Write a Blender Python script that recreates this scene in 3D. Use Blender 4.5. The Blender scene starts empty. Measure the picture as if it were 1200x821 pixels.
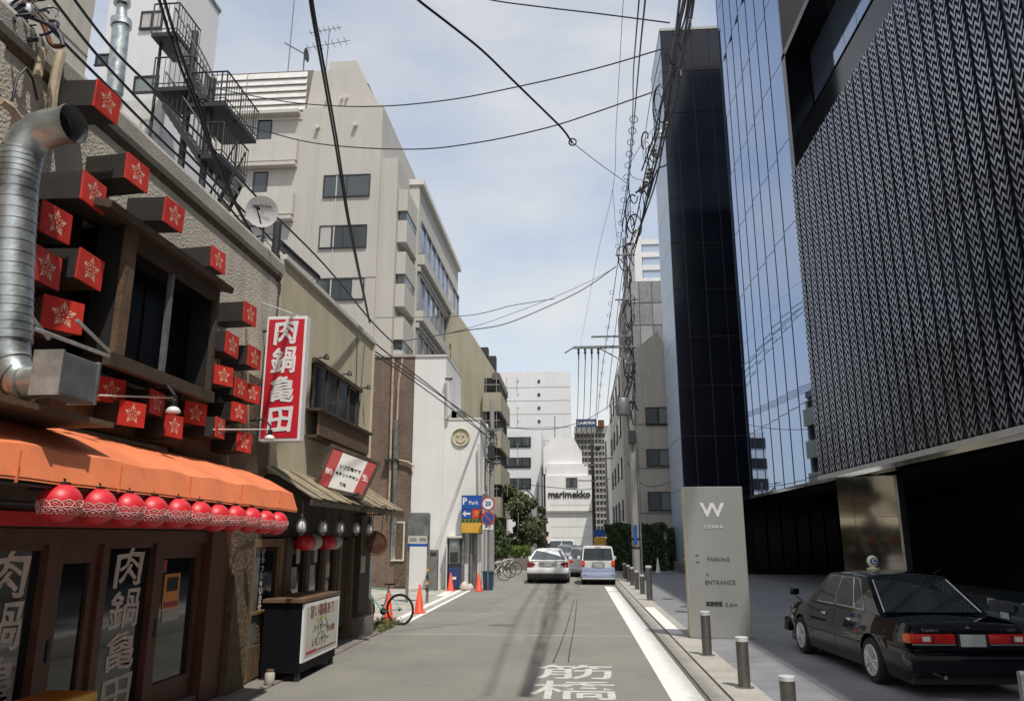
import bpy, bmesh, math, random
from math import sin, cos, pi, radians, sqrt, atan
from mathutils import Vector, Matrix
random.seed(7)
S = bpy.context.scene
C = S.collection
# ------------------------------------------------------------------ camera
CH = 2.05
PITCH = atan(218/900); YAW = atan(74/926.02)
cd = bpy.data.cameras.new('camera'); cam = bpy.data.objects.new('camera', cd); C.objects.link(cam)
cd.sensor_width = 36; cd.lens = 900/1200*36; cd.clip_end = 3000; cd.clip_start = 0.05
cam.location = (0, 0, CH); cam.rotation_euler = (pi/2 + PITCH, 0, YAW)
S.camera = cam
# ------------------------------------------------------------------ light
SUN = Vector((0.258, -0.42, 1.0)).normalized()      # direction towards the sun
elev = math.asin(SUN.z); azim = math.atan2(SUN.x, SUN.y)
w = bpy.data.worlds.new('World'); S.world = w; w.use_nodes = True
nt = w.node_tree; nt.nodes.clear()
def N(t, ty, **k):
    n = t.nodes.new(ty)
    for a, b in k.items(): setattr(n, a, b)
    return n
out = N(nt, 'ShaderNodeOutputWorld'); bg = N(nt, 'ShaderNodeBackground'); bg.inputs[1].default_value = 0.115
sky = N(nt, 'ShaderNodeTexSky', sky_type='NISHITA'); sky.sun_disc = False
sky.sun_elevation = elev; sky.sun_rotation = azim; sky.dust_density = 1.6; sky.air_density = 1.25
tc = N(nt, 'ShaderNodeTexCoord'); mp = N(nt, 'ShaderNodeMapping'); mp.inputs['Scale'].default_value = (1.0, 1.0, 2.0)
mp.inputs['Location'].default_value = (0.35, 0.2, 0.1)
nz = N(nt, 'ShaderNodeTexNoise'); nz.inputs['Scale'].default_value = 1.7; nz.inputs['Detail'].default_value = 6; nz.inputs['Roughness'].default_value = .5
cr = N(nt, 'ShaderNodeValToRGB'); cr.color_ramp.elements[0].position = .40; cr.color_ramp.elements[1].position = .62
cr.color_ramp.elements[0].color = (.30, .30, .30, 1); cr.color_ramp.elements[1].color = (.95, .95, .95, 1)
mx = N(nt, 'ShaderNodeMix', data_type='RGBA'); mx.inputs[7].default_value = (4.75, 4.7, 4.6, 1)
L = nt.links
L.new(tc.outputs['Generated'], mp.inputs[0]); L.new(mp.outputs[0], nz.inputs[0]); L.new(nz.outputs[0], cr.inputs[0])
L.new(cr.outputs[0], mx.inputs[0]); L.new(sky.outputs[0], mx.inputs[6]); L.new(mx.outputs[2], bg.inputs[0]); L.new(bg.outputs[0], out.inputs[0])
sd = bpy.data.lights.new('sun', 'SUN'); sd.energy = 2.6; sd.angle = radians(.8); sd.color = (1, .955, .88)
so = bpy.data.objects.new('sun', sd); C.objects.link(so); so.rotation_euler = SUN.to_track_quat('Z', 'Y').to_euler(); so.location = (0, -20, 60)
S.view_settings.view_transform = 'Standard'; S.view_settings.look = 'None'; S.view_settings.exposure = 0.62; S.view_settings.gamma = 1
S.view_settings.use_curve_mapping = False

# ------------------------------------------------------------------ measuring helpers (a photo pixel -> a point on a real plane)
_f = Vector((-sin(YAW)*cos(PITCH), cos(YAW)*cos(PITCH), sin(PITCH)))
_r = Vector((cos(YAW), sin(YAW), 0)); _u = _r.cross(_f)
def ray(x, y): return _f + _r*((x-600)/900) + _u*((410.5-y)/900)
O = Vector((0, 0, CH))
def ax(x, y, X): r = ray(x, y); return O + r*(X/r.x)
def ay(x, y, Y): r = ray(x, y); return O + r*(Y/r.y)
def az(x, y, Z=0): r = ray(x, y); return O + r*((Z-CH)/r.z)

# ------------------------------------------------------------------ materials
def hexc(h):
    h = h.lstrip('#'); v = [int(h[i:i+2], 16)/255 for i in (0, 2, 4)]
    return tuple((c/12.92 if c <= .04045 else ((c+.055)/1.055)**2.4) for c in v)
MATS = {}
def mat(name, col, rough=.75, metal=0., var=.12, scale=2.5, bump=0., bscale=30, streak=0., spec=.5, emit=0, brick=None, alpha=1, speck=0):
    if isinstance(col, str): col = hexc(col)
    m = bpy.data.materials.new(name); m.use_nodes = True; t = m.node_tree; l = t.links
    b = t.nodes['Principled BSDF']; b.inputs['Roughness'].default_value = rough; b.inputs['Metallic'].default_value = metal
    b.inputs['Specular IOR Level'].default_value = spec
    b.inputs['Base Color'].default_value = (*col, 1)
    tcn = N(t, 'ShaderNodeTexCoord'); geo = N(t, 'ShaderNodeNewGeometry'); co = geo.outputs['Position']
    last = None
    if brick:
        bk = N(t, 'ShaderNodeTexBrick'); bk.inputs['Scale'].default_value = 1
        bk.inputs['Brick Width'].default_value = brick[0]; bk.inputs['Row Height'].default_value = brick[1]; bk.inputs['Mortar Size'].default_value = brick[2]
        bk.inputs['Color1'].default_value = (*[c*.82 for c in col], 1); bk.inputs['Color2'].default_value = (*[c*1.15 for c in col], 1)
        bk.inputs['Mortar'].default_value = (*brick[3], 1)
        sx = N(t, 'ShaderNodeSeparateXYZ'); ad = N(t, 'ShaderNodeMath', operation='ADD'); cb = N(t, 'ShaderNodeCombineXYZ')
        l.new(co, sx.inputs[0]); l.new(sx.outputs[0], ad.inputs[0]); l.new(sx.outputs[1], ad.inputs[1]); l.new(ad.outputs[0], cb.inputs[0]); l.new(sx.outputs[2], cb.inputs[1])
        l.new(cb.outputs[0], bk.inputs[0]); last = bk.outputs[0]
    if var or streak:
        n1 = N(t, 'ShaderNodeTexNoise'); n1.inputs['Scale'].default_value = scale; n1.inputs['Detail'].default_value = 6; n1.inputs['Roughness'].default_value = .6
        l.new(co, n1.inputs[0])
        mr = N(t, 'ShaderNodeMapRange'); mr.inputs[1].default_value = .3; mr.inputs[2].default_value = .7; mr.inputs[3].default_value = 1-var; mr.inputs[4].default_value = 1+var
        l.new(n1.outputs[0], mr.inputs[0]); fac = mr.outputs[0]
        if streak:
            ms = N(t, 'ShaderNodeMapping'); ms.inputs['Scale'].default_value = (1.6, 1.6, .09); l.new(co, ms.inputs[0])
            n2 = N(t, 'ShaderNodeTexNoise'); n2.inputs['Scale'].default_value = 1.8; n2.inputs['Detail'].default_value = 5; l.new(ms.outputs[0], n2.inputs[0])
            m2 = N(t, 'ShaderNodeMapRange'); m2.inputs[1].default_value = .45; m2.inputs[2].default_value = .75; m2.inputs[3].default_value = 1; m2.inputs[4].default_value = 1-streak
            l.new(n2.outputs[0], m2.inputs[0]); mm = N(t, 'ShaderNodeMath', operation='MULTIPLY'); l.new(fac, mm.inputs[0]); l.new(m2.outputs[0], mm.inputs[1]); fac = mm.outputs[0]
        if speck:
            n5 = N(t, 'ShaderNodeTexNoise'); n5.inputs['Scale'].default_value = 55; n5.inputs['Detail'].default_value = 3; l.new(co, n5.inputs[0])
            m5 = N(t, 'ShaderNodeMapRange'); m5.inputs[1].default_value = .35; m5.inputs[2].default_value = .65; m5.inputs[3].default_value = 1-speck; m5.inputs[4].default_value = 1+speck
            l.new(n5.outputs[0], m5.inputs[0]); q5 = N(t, 'ShaderNodeMath', operation='MULTIPLY'); l.new(fac, q5.inputs[0]); l.new(m5.outputs[0], q5.inputs[1])
            n6 = N(t, 'ShaderNodeTexNoise'); n6.inputs['Scale'].default_value = .9; n6.inputs['Detail'].default_value = 8; n6.inputs['Roughness'].default_value = .7; n6.inputs['Distortion'].default_value = 1.5; l.new(co, n6.inputs[0])
            m6 = N(t, 'ShaderNodeMapRange'); m6.inputs[1].default_value = .56; m6.inputs[2].default_value = .70; m6.inputs[3].default_value = 1; m6.inputs[4].default_value = 1-speck*.9
            l.new(n6.outputs[0], m6.inputs[0]); q6 = N(t, 'ShaderNodeMath', operation='MULTIPLY'); l.new(q5.outputs[0], q6.inputs[0]); l.new(m6.outputs[0], q6.inputs[1]); fac = q6.outputs[0]
        vm = N(t, 'ShaderNodeVectorMath', operation='SCALE'); l.new(fac, vm.inputs['Scale'])
        if last: l.new(last, vm.inputs[0])
        else: vm.inputs[0].default_value = col
        l.new(vm.outputs[0], b.inputs['Base Color'])
        r2 = N(t, 'ShaderNodeMapRange'); r2.inputs[1].default_value = .3; r2.inputs[2].default_value = .7
        r2.inputs[3].default_value = max(0, rough-.06 if rough > .2 else rough*.8); r2.inputs[4].default_value = min(1, rough+.08 if rough > .2 else rough*1.3)
        l.new(n1.outputs[0], r2.inputs[0]); l.new(r2.outputs[0], b.inputs['Roughness'])
    elif last: l.new(last, b.inputs['Base Color'])
    if bump:
        n3 = N(t, 'ShaderNodeTexNoise'); n3.inputs['Scale'].default_value = bscale; n3.inputs['Detail'].default_value = 4; l.new(co, n3.inputs[0])
        bp = N(t, 'ShaderNodeBump'); bp.inputs['Strength'].default_value = min(1, bump); bp.inputs['Distance'].default_value = .02*max(1, bump)
        l.new(n3.outputs[0], bp.inputs['Height']); l.new(bp.outputs[0], b.inputs['Normal'])
    if emit:
        b.inputs['Emission Color'].default_value = (*col, 1); b.inputs['Emission Strength'].default_value = emit
    MATS[name] = m
    return m
M_ = {}
def defm(k, *a, **kw): M_[k] = mat(k, *a, **kw)
defm('asphalt', (.225, .215, .19), .9, var=.13, scale=.55, bump=.9, bscale=70, speck=.22)
defm('asphalt_patch', (.205, .196, .175), .9, var=.12, scale=.8, bump=.9, bscale=70, speck=.22)
defm('dark_line', (.055, .053, .05), .9)
defm('concrete', (.36, .34, .3), .85, var=.16, scale=1.5, bump=.5, bscale=60, speck=.15)
defm('concrete_dark', (.19, .165, .15), .9, var=.2, scale=2)
defm('paint', (.72, .71, .68), .7, var=.1, scale=5, speck=.12)
defm('paver', (.20, .205, .215), .6, var=.18, scale=.9, bump=.3, bscale=50, speck=.14)
defm('paint_worn', (.50, .49, .46), .75, var=.2, scale=7, speck=.25)
defm('groove', (.03, .03, .03), .9)
defm('stucco', (.56, .51, .43), .95, var=.12, scale=1.4, bump=.9, bscale=34, streak=.2)
defm('mustard', (.56, .50, .36), .9, var=.1, scale=1.2, streak=.15, bump=.2)
defm('cream_edge', (.5, .46, .33), .8)
defm('beige', (.47, .445, .405), .85, var=.06, scale=.25, streak=.09)
defm('beige_panel', (.50, .475, .43), .8, var=.05, scale=.3, streak=.12)
defm('beige_right', (.52, .485, .42), .85, var=.07, scale=.3, streak=.2)
defm('olive', (.40, .365, .27), .85, var=.1, scale=.4, streak=.2)
defm('white_wall', (.74, .735, .715), .8, var=.06, scale=.5, streak=.06, bump=.3, bscale=3)
defm('white_far', (.66, .66, .66), .8, var=.05, scale=.2, streak=.06)
defm('grey_far', (.27, .275, .28), .85, var=.2, scale=.3)
defm('brick', (.17, .115, .085), .9, var=.22, scale=.9, streak=.3, brick=(.22, .075, .012, (.17, .125, .10)))
defm('louvre_white', (.62, .61, .58), .6)
defm('wood_dark', (.06, .042, .028), .65, var=.3, scale=6, bump=.2)
defm('wood_red', (.10, .036, .022), .5, var=.3, scale=5, bump=.15)
defm('wood_brown', (.13, .08, .045), .65, var=.3, scale=6, bump=.3)
defm('wood_tan', (.22, .13, .06), .6, var=.25, scale=5, bump=.2)
defm('stone_post', (.12, .085, .055), .9, var=.4, scale=9, bump=1.5, bscale=22)
defm('void_shade', (.012, .011, .011), .8, var=0)  # near-black: shade of unlit rooms and voids put into the colour
defm('glass_dark', (.012, .014, .016), .06, spec=.7, var=0)
defm('glass_dim', (.008, .008, .009), .3, spec=.15, var=0)
defm('glass_window', (.055, .065, .07), .08, spec=.9, var=0)
defm('glass_light', (.22, .25, .24), .15, spec=.9, var=0)
defm('glass_blue', (.22, .29, .42), .05, metal=.85, var=0)
defm('mirror_glass', (.25, .35, .55), .018, metal=1, var=0)
defm('glass_side', (.34, .44, .6), .12, metal=.8, var=0)
defm('mirror_steel', (.55, .55, .53), .07, metal=1, var=.1, scale=2)
defm('black_panel', (.008, .010, .018), .14, spec=.5, var=.1, scale=.3)
defm('black_matt', (.004, .004, .006), .6, var=0, spec=.2)
defm('black_gloss', (.006, .006, .008), .15, var=0, spec=.3)
defm('mullion', (.06, .08, .12), .4, metal=.5)
defm('lattice', (.30, .315, .37), .22, metal=.95, var=.25, scale=.5)
defm('pale_tower', (.36, .45, .58), .35, spec=.6, var=.05)
defm('alu', (.45, .44, .42), .4, metal=.8)
defm('galv', (.40, .43, .42), .38, metal=.85, var=.35, scale=5, bump=.1)
defm('galv_dull', (.22, .23, .225), .5, metal=.6, var=.3, scale=5)
defm('iron', (.035, .037, .04), .6, metal=.2)
defm('black_plastic', (.012, .012, .013), .5)
defm('cable', (.015, .017, .03), .55, var=0)
defm('cable_grey', (.12, .12, .13), .6, var=0)
defm('pipe_beige', (.42, .34, .24), .7, var=.25, scale=8)
defm('rust', (.13, .05, .025), .9, var=.4, scale=12)
defm('sign_red', (.60, .04, .026), .5, var=.22, scale=5, streak=.2)
defm('emblem', (.72, .50, .36), .6, var=.15, scale=30)
defm('box_dark', (.028, .024, .021), .65, var=.25, scale=8)
defm('panel_red', (.55, .015, .03), .4, var=.12, scale=1.5)
defm('white', (.74, .74, .73), .5, var=.05)
defm('white_soft', (.62, .60, .56), .6, var=.08)
defm('orange', (.76, .215, .085), .7, var=.12, scale=1.2, streak=.2, bump=.1)
defm('lantern_red', (.60, .020, .030), .42, var=.12, scale=12)
defm('lantern_white', (.70, .40, .38), .5)
defm('tin', (.30, .25, .17), .7, var=.35, scale=4, streak=.3)
defm('letter_wood', (.66, .56, .52), .7, var=.15, scale=6)
defm('paper', (.5, .47, .42), .8, var=.1, scale=4)
defm('text_black', (.02, .02, .02), .6, var=0)
defm('text_brown', (.16, .05, .03), .6, var=0)
defm('text_green', (.25, .3, .08), .6, var=0)
defm('text_red', (.38, .06, .055), .6, var=0)
defm('yellow', (.65, .36, .05), .5)
defm('navy', (.03, .05, .12), .5)
defm('joint_grey', (.10, .115, .15), .5)
defm('curtain', (.42, .41, .38), .7)
defm('blue_sign', (.015, .085, .36), .4)
defm('blue_bin', (.02, .06, .12), .5)
defm('sign_silver', (.31, .31, .295), .38, metal=.25, var=.06, scale=1.2)
defm('letter_silver', (.72, .72, .70), .3)
defm('letter_grey', (.09, .09, .088), .5)
defm('bollard', (.15, .14, .125), .35, metal=.6, var=.15, scale=10)
defm('bollard_cap', (.62, .62, .6), .35, metal=.3)
defm('pole_concrete', (.30, .29, .27), .85, var=.12, scale=2, streak=.2)
defm('leaf_hedge', (.055, .09, .03), .7, var=.55, scale=2.2)
defm('leaf_tree', (.11, .13, .06), .7, var=.5, scale=1.2)
defm('leaf_shrub', (.12, .17, .035), .7, var=.4, scale=2)
defm('leaf_weed', (.13, .14, .045), .8, var=.4, scale=6)
defm('bark', (.12, .09, .065), .9, var=.3, scale=8)
defm('cone_orange', (.75, .07, .025), .5)
defm('tyre', (.012, .012, .013), .8, var=0)
defm('rim', (.55, .55, .55), .3, metal=.3)
defm('car_black', (.003, .004, .006), .04, spec=.35, var=0)
defm('car_white', (.80, .80, .80), .18, spec=.6, var=0)
defm('car_pearl', (.62, .62, .60), .2, spec=.6, var=0)
defm('car_blue', (.33, .38, .54), .2, spec=.6, var=0)
defm('car_silver', (.42, .43, .44), .25, metal=.6, var=0)
defm('lamp_red', (.60, .018, .012), .2, var=.15, scale=14)
defm('lamp_dark_red', (.22, .01, .012), .15, var=0)
defm('chrome', (.7, .7, .7), .12, metal=1, var=0)
defm('plate', (.36, .42, .38), .6)
defm('seat_teal', (.22, .34, .33), .7)
defm('bike_teal', (.16, .42, .36), .35)
defm('bike_white', (.66, .66, .64), .4)
defm('dish', (.66, .66, .66), .4, var=.03)
defm('machine_blue', (.02, .04, .16), .5)
defm('amber', (.7, .25, .03), .3, var=0)

# ------------------------------------------------------------------ mesh builder
class MB:
    def __init__(s): s.v = []; s.f = []; s.m = []; s.mi = 0
    def add(s, vs, fs):
        o = len(s.v); s.v += [tuple(v) for v in vs]; s.f += [tuple(i+o for i in f) for f in fs]; s.m += [s.mi]*len(fs); return s
    def box(s, x0, x1, y0, y1, z0, z1):
        return s.add([(x0,y0,z0),(x1,y0,z0),(x1,y1,z0),(x0,y1,z0),(x0,y0,z1),(x1,y0,z1),(x1,y1,z1),(x0,y1,z1)],
                     [(0,3,2,1),(4,5,6,7),(0,1,5,4),(1,2,6,5),(2,3,7,6),(3,0,4,7)])
    def bbox(s, x0, x1, y0, y1, z0, z1, b=.02):
        # box with chamfered edges
        bm = bmesh.new(); bmesh.ops.create_cube(bm, size=1)
        for v in bm.verts: v.co = ((x0+x1)/2+v.co.x*(x1-x0), (y0+y1)/2+v.co.y*(y1-y0), (z0+z1)/2+v.co.z*(z1-z0))
        bmesh.ops.bevel(bm, geom=bm.edges[:], offset=min(b, .45*min(x1-x0, y1-y0, z1-z0)), segments=2, affect='EDGES', profile=.6)
        bm.verts.ensure_lookup_table(); bm.verts.index_update()
        s.add([v.co[:] for v in bm.verts], [tuple(v.index for v in f.verts) for f in bm.faces]); bm.free(); return s
    def quad(s, a, b, c, d): return s.add([a, b, c, d], [(0, 1, 2, 3)])
    def slab(s, pts, th):
        # pts: planar polygon (list of Vector), thickness along -normal
        pts = [Vector(p) for p in pts]; n = (pts[1]-pts[0]).cross(pts[-1]-pts[0]).normalized()
        k = len(pts); b = [p-n*th for p in pts]
        fs = [tuple(range(k)), tuple(range(2*k-1, k-1, -1))] + [(i, i+k, (i+1) % k+k, (i+1) % k) for i in range(k)]
        return s.add([p[:] for p in pts+b], fs)
    def prism(s, poly, axis, a, b):
        # poly: list of 2-tuples in the other two axes; extruded a..b along axis
        k = len(poly)
        def mk(p, t): return (t, p[0], p[1]) if axis == 'x' else ((p[0], t, p[1]) if axis == 'y' else (p[0], p[1], t))
        return s.add([mk(p, a) for p in poly]+[mk(p, b) for p in poly],
                     [tuple(range(k))[::-1], tuple(range(k, 2*k))]+[(i, (i+1) % k, (i+1) % k+k, i+k) for i in range(k)])
    def tube(s, path, r, n=6, cap=True, r1=None):
        path = [Vector(p) for p in path]; k = len(path); rings = []; up = None
        for i, p in enumerate(path):
            d = (path[min(i+1, k-1)]-path[max(i-1, 0)]).normalized()
            if up is None: up = Vector((0, 0, 1)) if abs(d.z) < .9 else Vector((1, 0, 0))
            a = d.cross(up)
            if a.length < 1e-4: a = d.cross(Vector((0, 1, 0)))
            a.normalize(); b = a.cross(d).normalized(); up = b
            rr = r if r1 is None else r+(r1-r)*i/(k-1)
            rings += [p+(a*cos(2*pi*j/n)+b*sin(2*pi*j/n))*rr for j in range(n)]
        fs = [(i*n+j, i*n+(j+1) % n, (i+1)*n+(j+1) % n, (i+1)*n+j) for i in range(k-1) for j in range(n)]
        if cap: fs += [tuple(range(n))[::-1], tuple(range((k-1)*n, k*n))]
        return s.add([v[:] for v in rings], fs)
    def lathe(s, prof, c=(0, 0, 0), n=16, axis='z'):
        # prof: (r, h) pairs
        vs = []
        for r, h in prof:
            for j in range(n):
                a = 2*pi*j/n; x, y = r*cos(a), r*sin(a)
                p = (x, y, h) if axis == 'z' else ((h, x, y) if axis == 'x' else (x, h, y))
                vs.append((p[0]+c[0], p[1]+c[1], p[2]+c[2]))
        k = len(prof)
        fs = [(i*n+j, i*n+(j+1) % n, (i+1)*n+(j+1) % n, (i+1)*n+j) for i in range(k-1) for j in range(n)]
        if prof[0][0] > 1e-5: fs.append(tuple(range(n))[::-1])
        if prof[-1][0] > 1e-5: fs.append(tuple(range((k-1)*n, k*n)))
        if axis == 'y': fs = [f[::-1] for f in fs]
        return s.add(vs, fs)
    def mesh(s, name, m, smooth=0, off=(0, 0, 0)):
        me = bpy.data.meshes.new(name)
        me.from_pydata([(v[0]-off[0], v[1]-off[1], v[2]-off[2]) for v in s.v], [], s.f)
        ms = m if isinstance(m, (list, tuple)) else [m]
        for q in ms: me.materials.append(M_[q])
        if len(ms) > 1: me.polygons.foreach_set('material_index', s.m)
        bm = bmesh.new(); bm.from_mesh(me); bmesh.ops.remove_doubles(bm, verts=bm.verts, dist=1e-5) if smooth else None
        bmesh.ops.recalc_face_normals(bm, faces=bm.faces) if smooth != -1 else None
        bm.to_mesh(me); bm.free()
        if smooth and smooth > 0:
            me.polygons.foreach_set('use_smooth', [True]*len(me.polygons)); me.set_sharp_from_angle(angle=radians(smooth))
        me.update(); return me
    def build(s, name, m, parent=None, smooth=0, **tags):
        off = parent.location if parent is not None else (0, 0, 0)
        if parent is not None and parent.parent is not None: off = Vector(parent.parent.location)+Vector(parent.location)
        me = s.mesh(name, m, smooth, off)
        return link(name, me, parent, **tags)
def link(name, me, parent=None, loc=(0, 0, 0), rot=(0, 0, 0), scl=None, label=None, cat=None, group=None, kind=None):
    o = bpy.data.objects.new(name, me); C.objects.link(o); o.location = loc; o.rotation_euler = rot
    if scl is not None: o.scale = scl
    if parent is not None: o.parent = parent
    if label: o['label'] = label
    if cat: o['category'] = cat
    if group: o['group'] = group
    if kind: o['kind'] = kind
    return o
def thing(name, label, cat, loc=(0, 0, 0), group=None, rz=0): return link(name, None, None, loc, (0, 0, rz), None, label, cat, group)
def B(*a, **k): return MB().box(*a, **k)
def copy_tree(o, parent=None, **tags):
    c = o.copy(); C.objects.link(c)
    if parent is not None: c.parent = parent
    for k, v in tags.items(): c[k] = v
    for ch in [q for q in o.children]: copy_tree(ch, c)
    return c
FACE = {'+x': (pi/2, 0, pi/2), '-y': (pi/2, 0, 0), '-x': (pi/2, 0, -pi/2), 'up': (0, 0, 0)}
def text(name, s, size, m, parent, loc, face='-y', ext=.004, bold=0., sx=1, align='CENTER', vertical=0, rot=None, basis=None):
    cu = bpy.data.curves.new(name, 'FONT'); cu.body = s; cu.size = size; cu.align_x = align; cu.align_y = 'CENTER'
    cu.extrude = ext; cu.offset = bold; cu.resolution_u = 3
    if vertical: cu.body = '\n'.join(s); cu.space_line = vertical
    to = bpy.data.objects.new(name, cu); C.objects.link(to); bpy.context.view_layer.update()
    me = bpy.data.meshes.new_from_object(to.evaluated_get(bpy.context.evaluated_depsgraph_get()))
    bpy.data.objects.remove(to); bpy.data.curves.remove(cu)
    me.materials.clear(); me.materials.append(M_[m])
    off = Vector((0, 0, 0))
    if parent is not None:
        off = Vector(parent.location)+(Vector(parent.parent.location) if parent.parent is not None else Vector((0, 0, 0)))
    o = link(name, me, parent, Vector(loc)-off, rot or FACE[face], (sx, 1, 1))
    if basis is not None:
        o.rotation_euler = basis.to_euler()
    return o
defm('glass_car', (.018, .026, .028), .04, spec=.55, var=0)
defm('lamp_orange', (.7, .12, .02), .2, var=0)
defm('lamp_yellow', (.72, .74, .50), .35, var=0)
defm('car_dark', (.03, .03, .035), .15, spec=.7, var=0)
defm('car_bluegrey', (.03, .04, .06), .15, metal=.4, var=0)
defm('hedge_shade', (.02, .022, .012), .95)
defm('glass_dim2', (.025, .03, .033), .12, spec=.6, var=0)
# ================================================================== SETTING
B(-900, 900, -300, 1500, -.06, -.024).build('ground', 'concrete_dark', kind='structure')
rd = B(-4.3, 1.68, -12, 88, -.02, 0).build('road', 'asphalt', kind='structure')
B(-60, 60, 88, 100, -.02, -.004).build('cross_road', 'asphalt', kind='structure')
B(-16, -4.3, 18.6, 31.9, -.02, -.003).build('parking_lot', 'concrete', kind='structure')
B(-5.2, -4.3, -12, 18.6, -.02, .02).build('left_kerb', 'concrete_dark', kind='structure')
B(-9, -4.3, 31.9, 60, -.02, .01).build('left_pavement', 'concrete', kind='structure')
# seam, two thin dark lines and hairline cracks on the asphalt
B(-4.2, 1.15, 17.35, 17.42, .001, .004).build('seam', 'concrete', rd)
mb = MB()
for pts in ([(675, 686), (672, 705), (664, 735), (655, 760), (648, 776)], [(678, 686), (676, 705), (673, 735), (668, 760), (666, 776)]):
    g = [az(*p) for p in pts]; g = [(p.x, p.y) for p in g]
    g.insert(0, (g[0][0]+.02, 40)); 
    for (xa, ya), (xb, yb) in zip(g, g[1:]): mb.quad((xa-.012, ya, .003), (xb-.012, yb, .003), (xb+.012, yb, .003), (xa+.012, ya, .003))
mb.build('dark_line', 'dark_line', rd)
mb = MB(); random.seed(11)
for i in range(5):
    x, y = random.uniform(-3.6, .6), random.uniform(12, 25); a = random.uniform(0, pi); pr = (x, y)
    for k in range(9):
        a += random.uniform(-.5, .5); q = (pr[0]+.22*cos(a), pr[1]+.35*sin(a)); mb.quad((pr[0], pr[1]-.006, .003), (q[0], q[1]-.006, .003), (q[0], q[1]+.006, .003), (pr[0], pr[1]+.006, .003)); pr = q
mb.build('hairline_crack', 'concrete_dark', rd)
# old utility-cut patches
B(-3.9, -2.5, 22.5, 27.5, .0, .003).build('patch', 'asphalt_patch', rd)
B(-1.2, .9, 27.0, 33.0, .0, .0035).build('patch', 'asphalt_patch', rd)
# painted markings
for a, b in ((8.5, 30.9), (31.15, 34.2), (42, 60)):
    B(1.2, 1.63, a, b, 0, .004).build('edge_line', 'paint', rd)
for a, b in ((19.2, 35),): B(-4.26, -4.12, a, b, 0, .004).build('edge_line', 'paint', rd)
pk = B(-4.66, -4.48, 19.2, 31.8, -.003, .001).build('parking_line', 'paint', bpy.data.objects['parking_lot'])
for y in (21.5, 24.2, 26.9, 29.6): B(-12, -5.2, y, y+.12, -.003, .001).build('parking_line', 'paint', bpy.data.objects['parking_lot'])
MB().quad(*[(p.x, p.y, .002) for p in (az(510, 698), az(521, 698), az(536, 690), az(527, 690))]).build('parking_line', 'paint', bpy.data.objects['parking_lot'])
for ch, y0, y1 in (('筋', 12.25, 13.55), ('橋', 10.78, 12.08), ('斎', 9.35, 10.68)):
    o = text('road_lettering', ch, 1.0, 'paint_worn', rd, (0, (y0+y1)/2, .003), 'up', .001, .006)
    me = o.data; xs = [v.co.x for v in me.vertices]; ys = [v.co.y for v in me.vertices]
    cx, cy = (min(xs)+max(xs))/2, (min(ys)+max(ys))/2
    for v in me.vertices: v.co.x = (v.co.x-cx)/(max(xs)-min(xs))*1.2; v.co.y = (v.co.y-cy)/(max(ys)-min(ys))*(y1-y0)
    o.location = (-.05, (y0+y1)/2, .003)
# manholes
for nm, px, py, r, lab in (('manhole_cover', 588, 732, .34, 'round iron manhole cover in the middle of the left half of the road'), ('manhole_cover', 674, 695, .22, 'small dark manhole cover on the road between the two stopped cars')):
    p = az(px, py); t = thing(nm, lab, 'manhole', (p.x, p.y, 0), 'manhole covers')
    MB().lathe([(r, 0), (r, .005), (r*.93, .006), (0, .006)], p, 28).build('lid', 'asphalt_patch' if r > .3 else 'concrete_dark', t)
    m = MB()
    for i in range(-4, 5):
        h = sqrt(max(0, (r*.85)**2-(i*r/5)**2)); m.box(p.x+i*r/5-.008, p.x+i*r/5+.008, p.y-h, p.y+h, .006, .009)
    m.build('tread', 'iron', t)
# drain channel between road and hotel pavement, slab by slab
gu = B(1.68, 2.0, -10, 80, -.10, -.035).build('gutter', 'groove', kind='structure')
me = B(-.125, .125, -.298, .298, -.035, .002).mesh('slab', 'concrete')
for i in range(118):
    if i < 112: link('slab', me, gu, (1.84, 9+i*.602+random.uniform(-.001, .001), random.uniform(-.0015, .0015)))
kb = B(2.0, 2.5, -10, 80, -.06, -.03).build('right_kerb', 'groove', kind='structure')
me = B(-.247, .247, -.447, .447, -.03, .008).mesh('kerb_stone', 'concrete')
for i in range(70): link('kerb_stone', me, kb, (2.253, 9+i*.9, random.uniform(-.001, .001)))
MB().box(2.02, 2.3, 17.8, 24.3, .009, .0125).build('kerb_paint', 'paint', kb)
pv = B(2.5, 30, -10, 70, -.06, -.032).build('hotel_pavement', 'groove', kind='structure')
me = B(-.446, .446, -.296, .296, -.03, .004).mesh('paver', 'paver')
cells = []
for i in range(13):
    for j in range(62):
        x = 2.951+i*.9+(0); y = 9+j*.6; x += .45*(j % 2)*0
        cells.append((sqrt(x*x*.5+y*y), x, y))
cells.sort()
rest = MB()
for k, (d, x, y) in enumerate(cells):
    if k < 300: link('paver', me, pv, (x, y, random.uniform(-.0015, .0015)))
    else: rest.box(x-.446, x+.446, y-.296, y+.296, -.03, .004+random.uniform(-.001, .001))
rest.box(14.3, 30, 9, 60, -.03, .004).box(2.5, 30, -10, 8.7, -.03, .004).box(2.5, 14.3, 46.3, 60, -.03, .004)
rest.build('far_pavers', 'paver', pv, kind='stuff')
for x, y in ((3.1, 27.6), (3.3, 24.6), (2.95, 23.0), (4.9, 30.5)):
    MB().lathe([(.22, .0045), (.22, .007), (0, .007)], (x, y, 0), 20).build('access_lid', 'groove', pv)

# ================================================================== HOTEL (right)
XR = 9.0
ht = thing('hotel_building', 'black glass hotel tower with zigzag metal screen and mirrored facade over a dark driveway', 'hotel', (XR, 28, 0))
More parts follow.
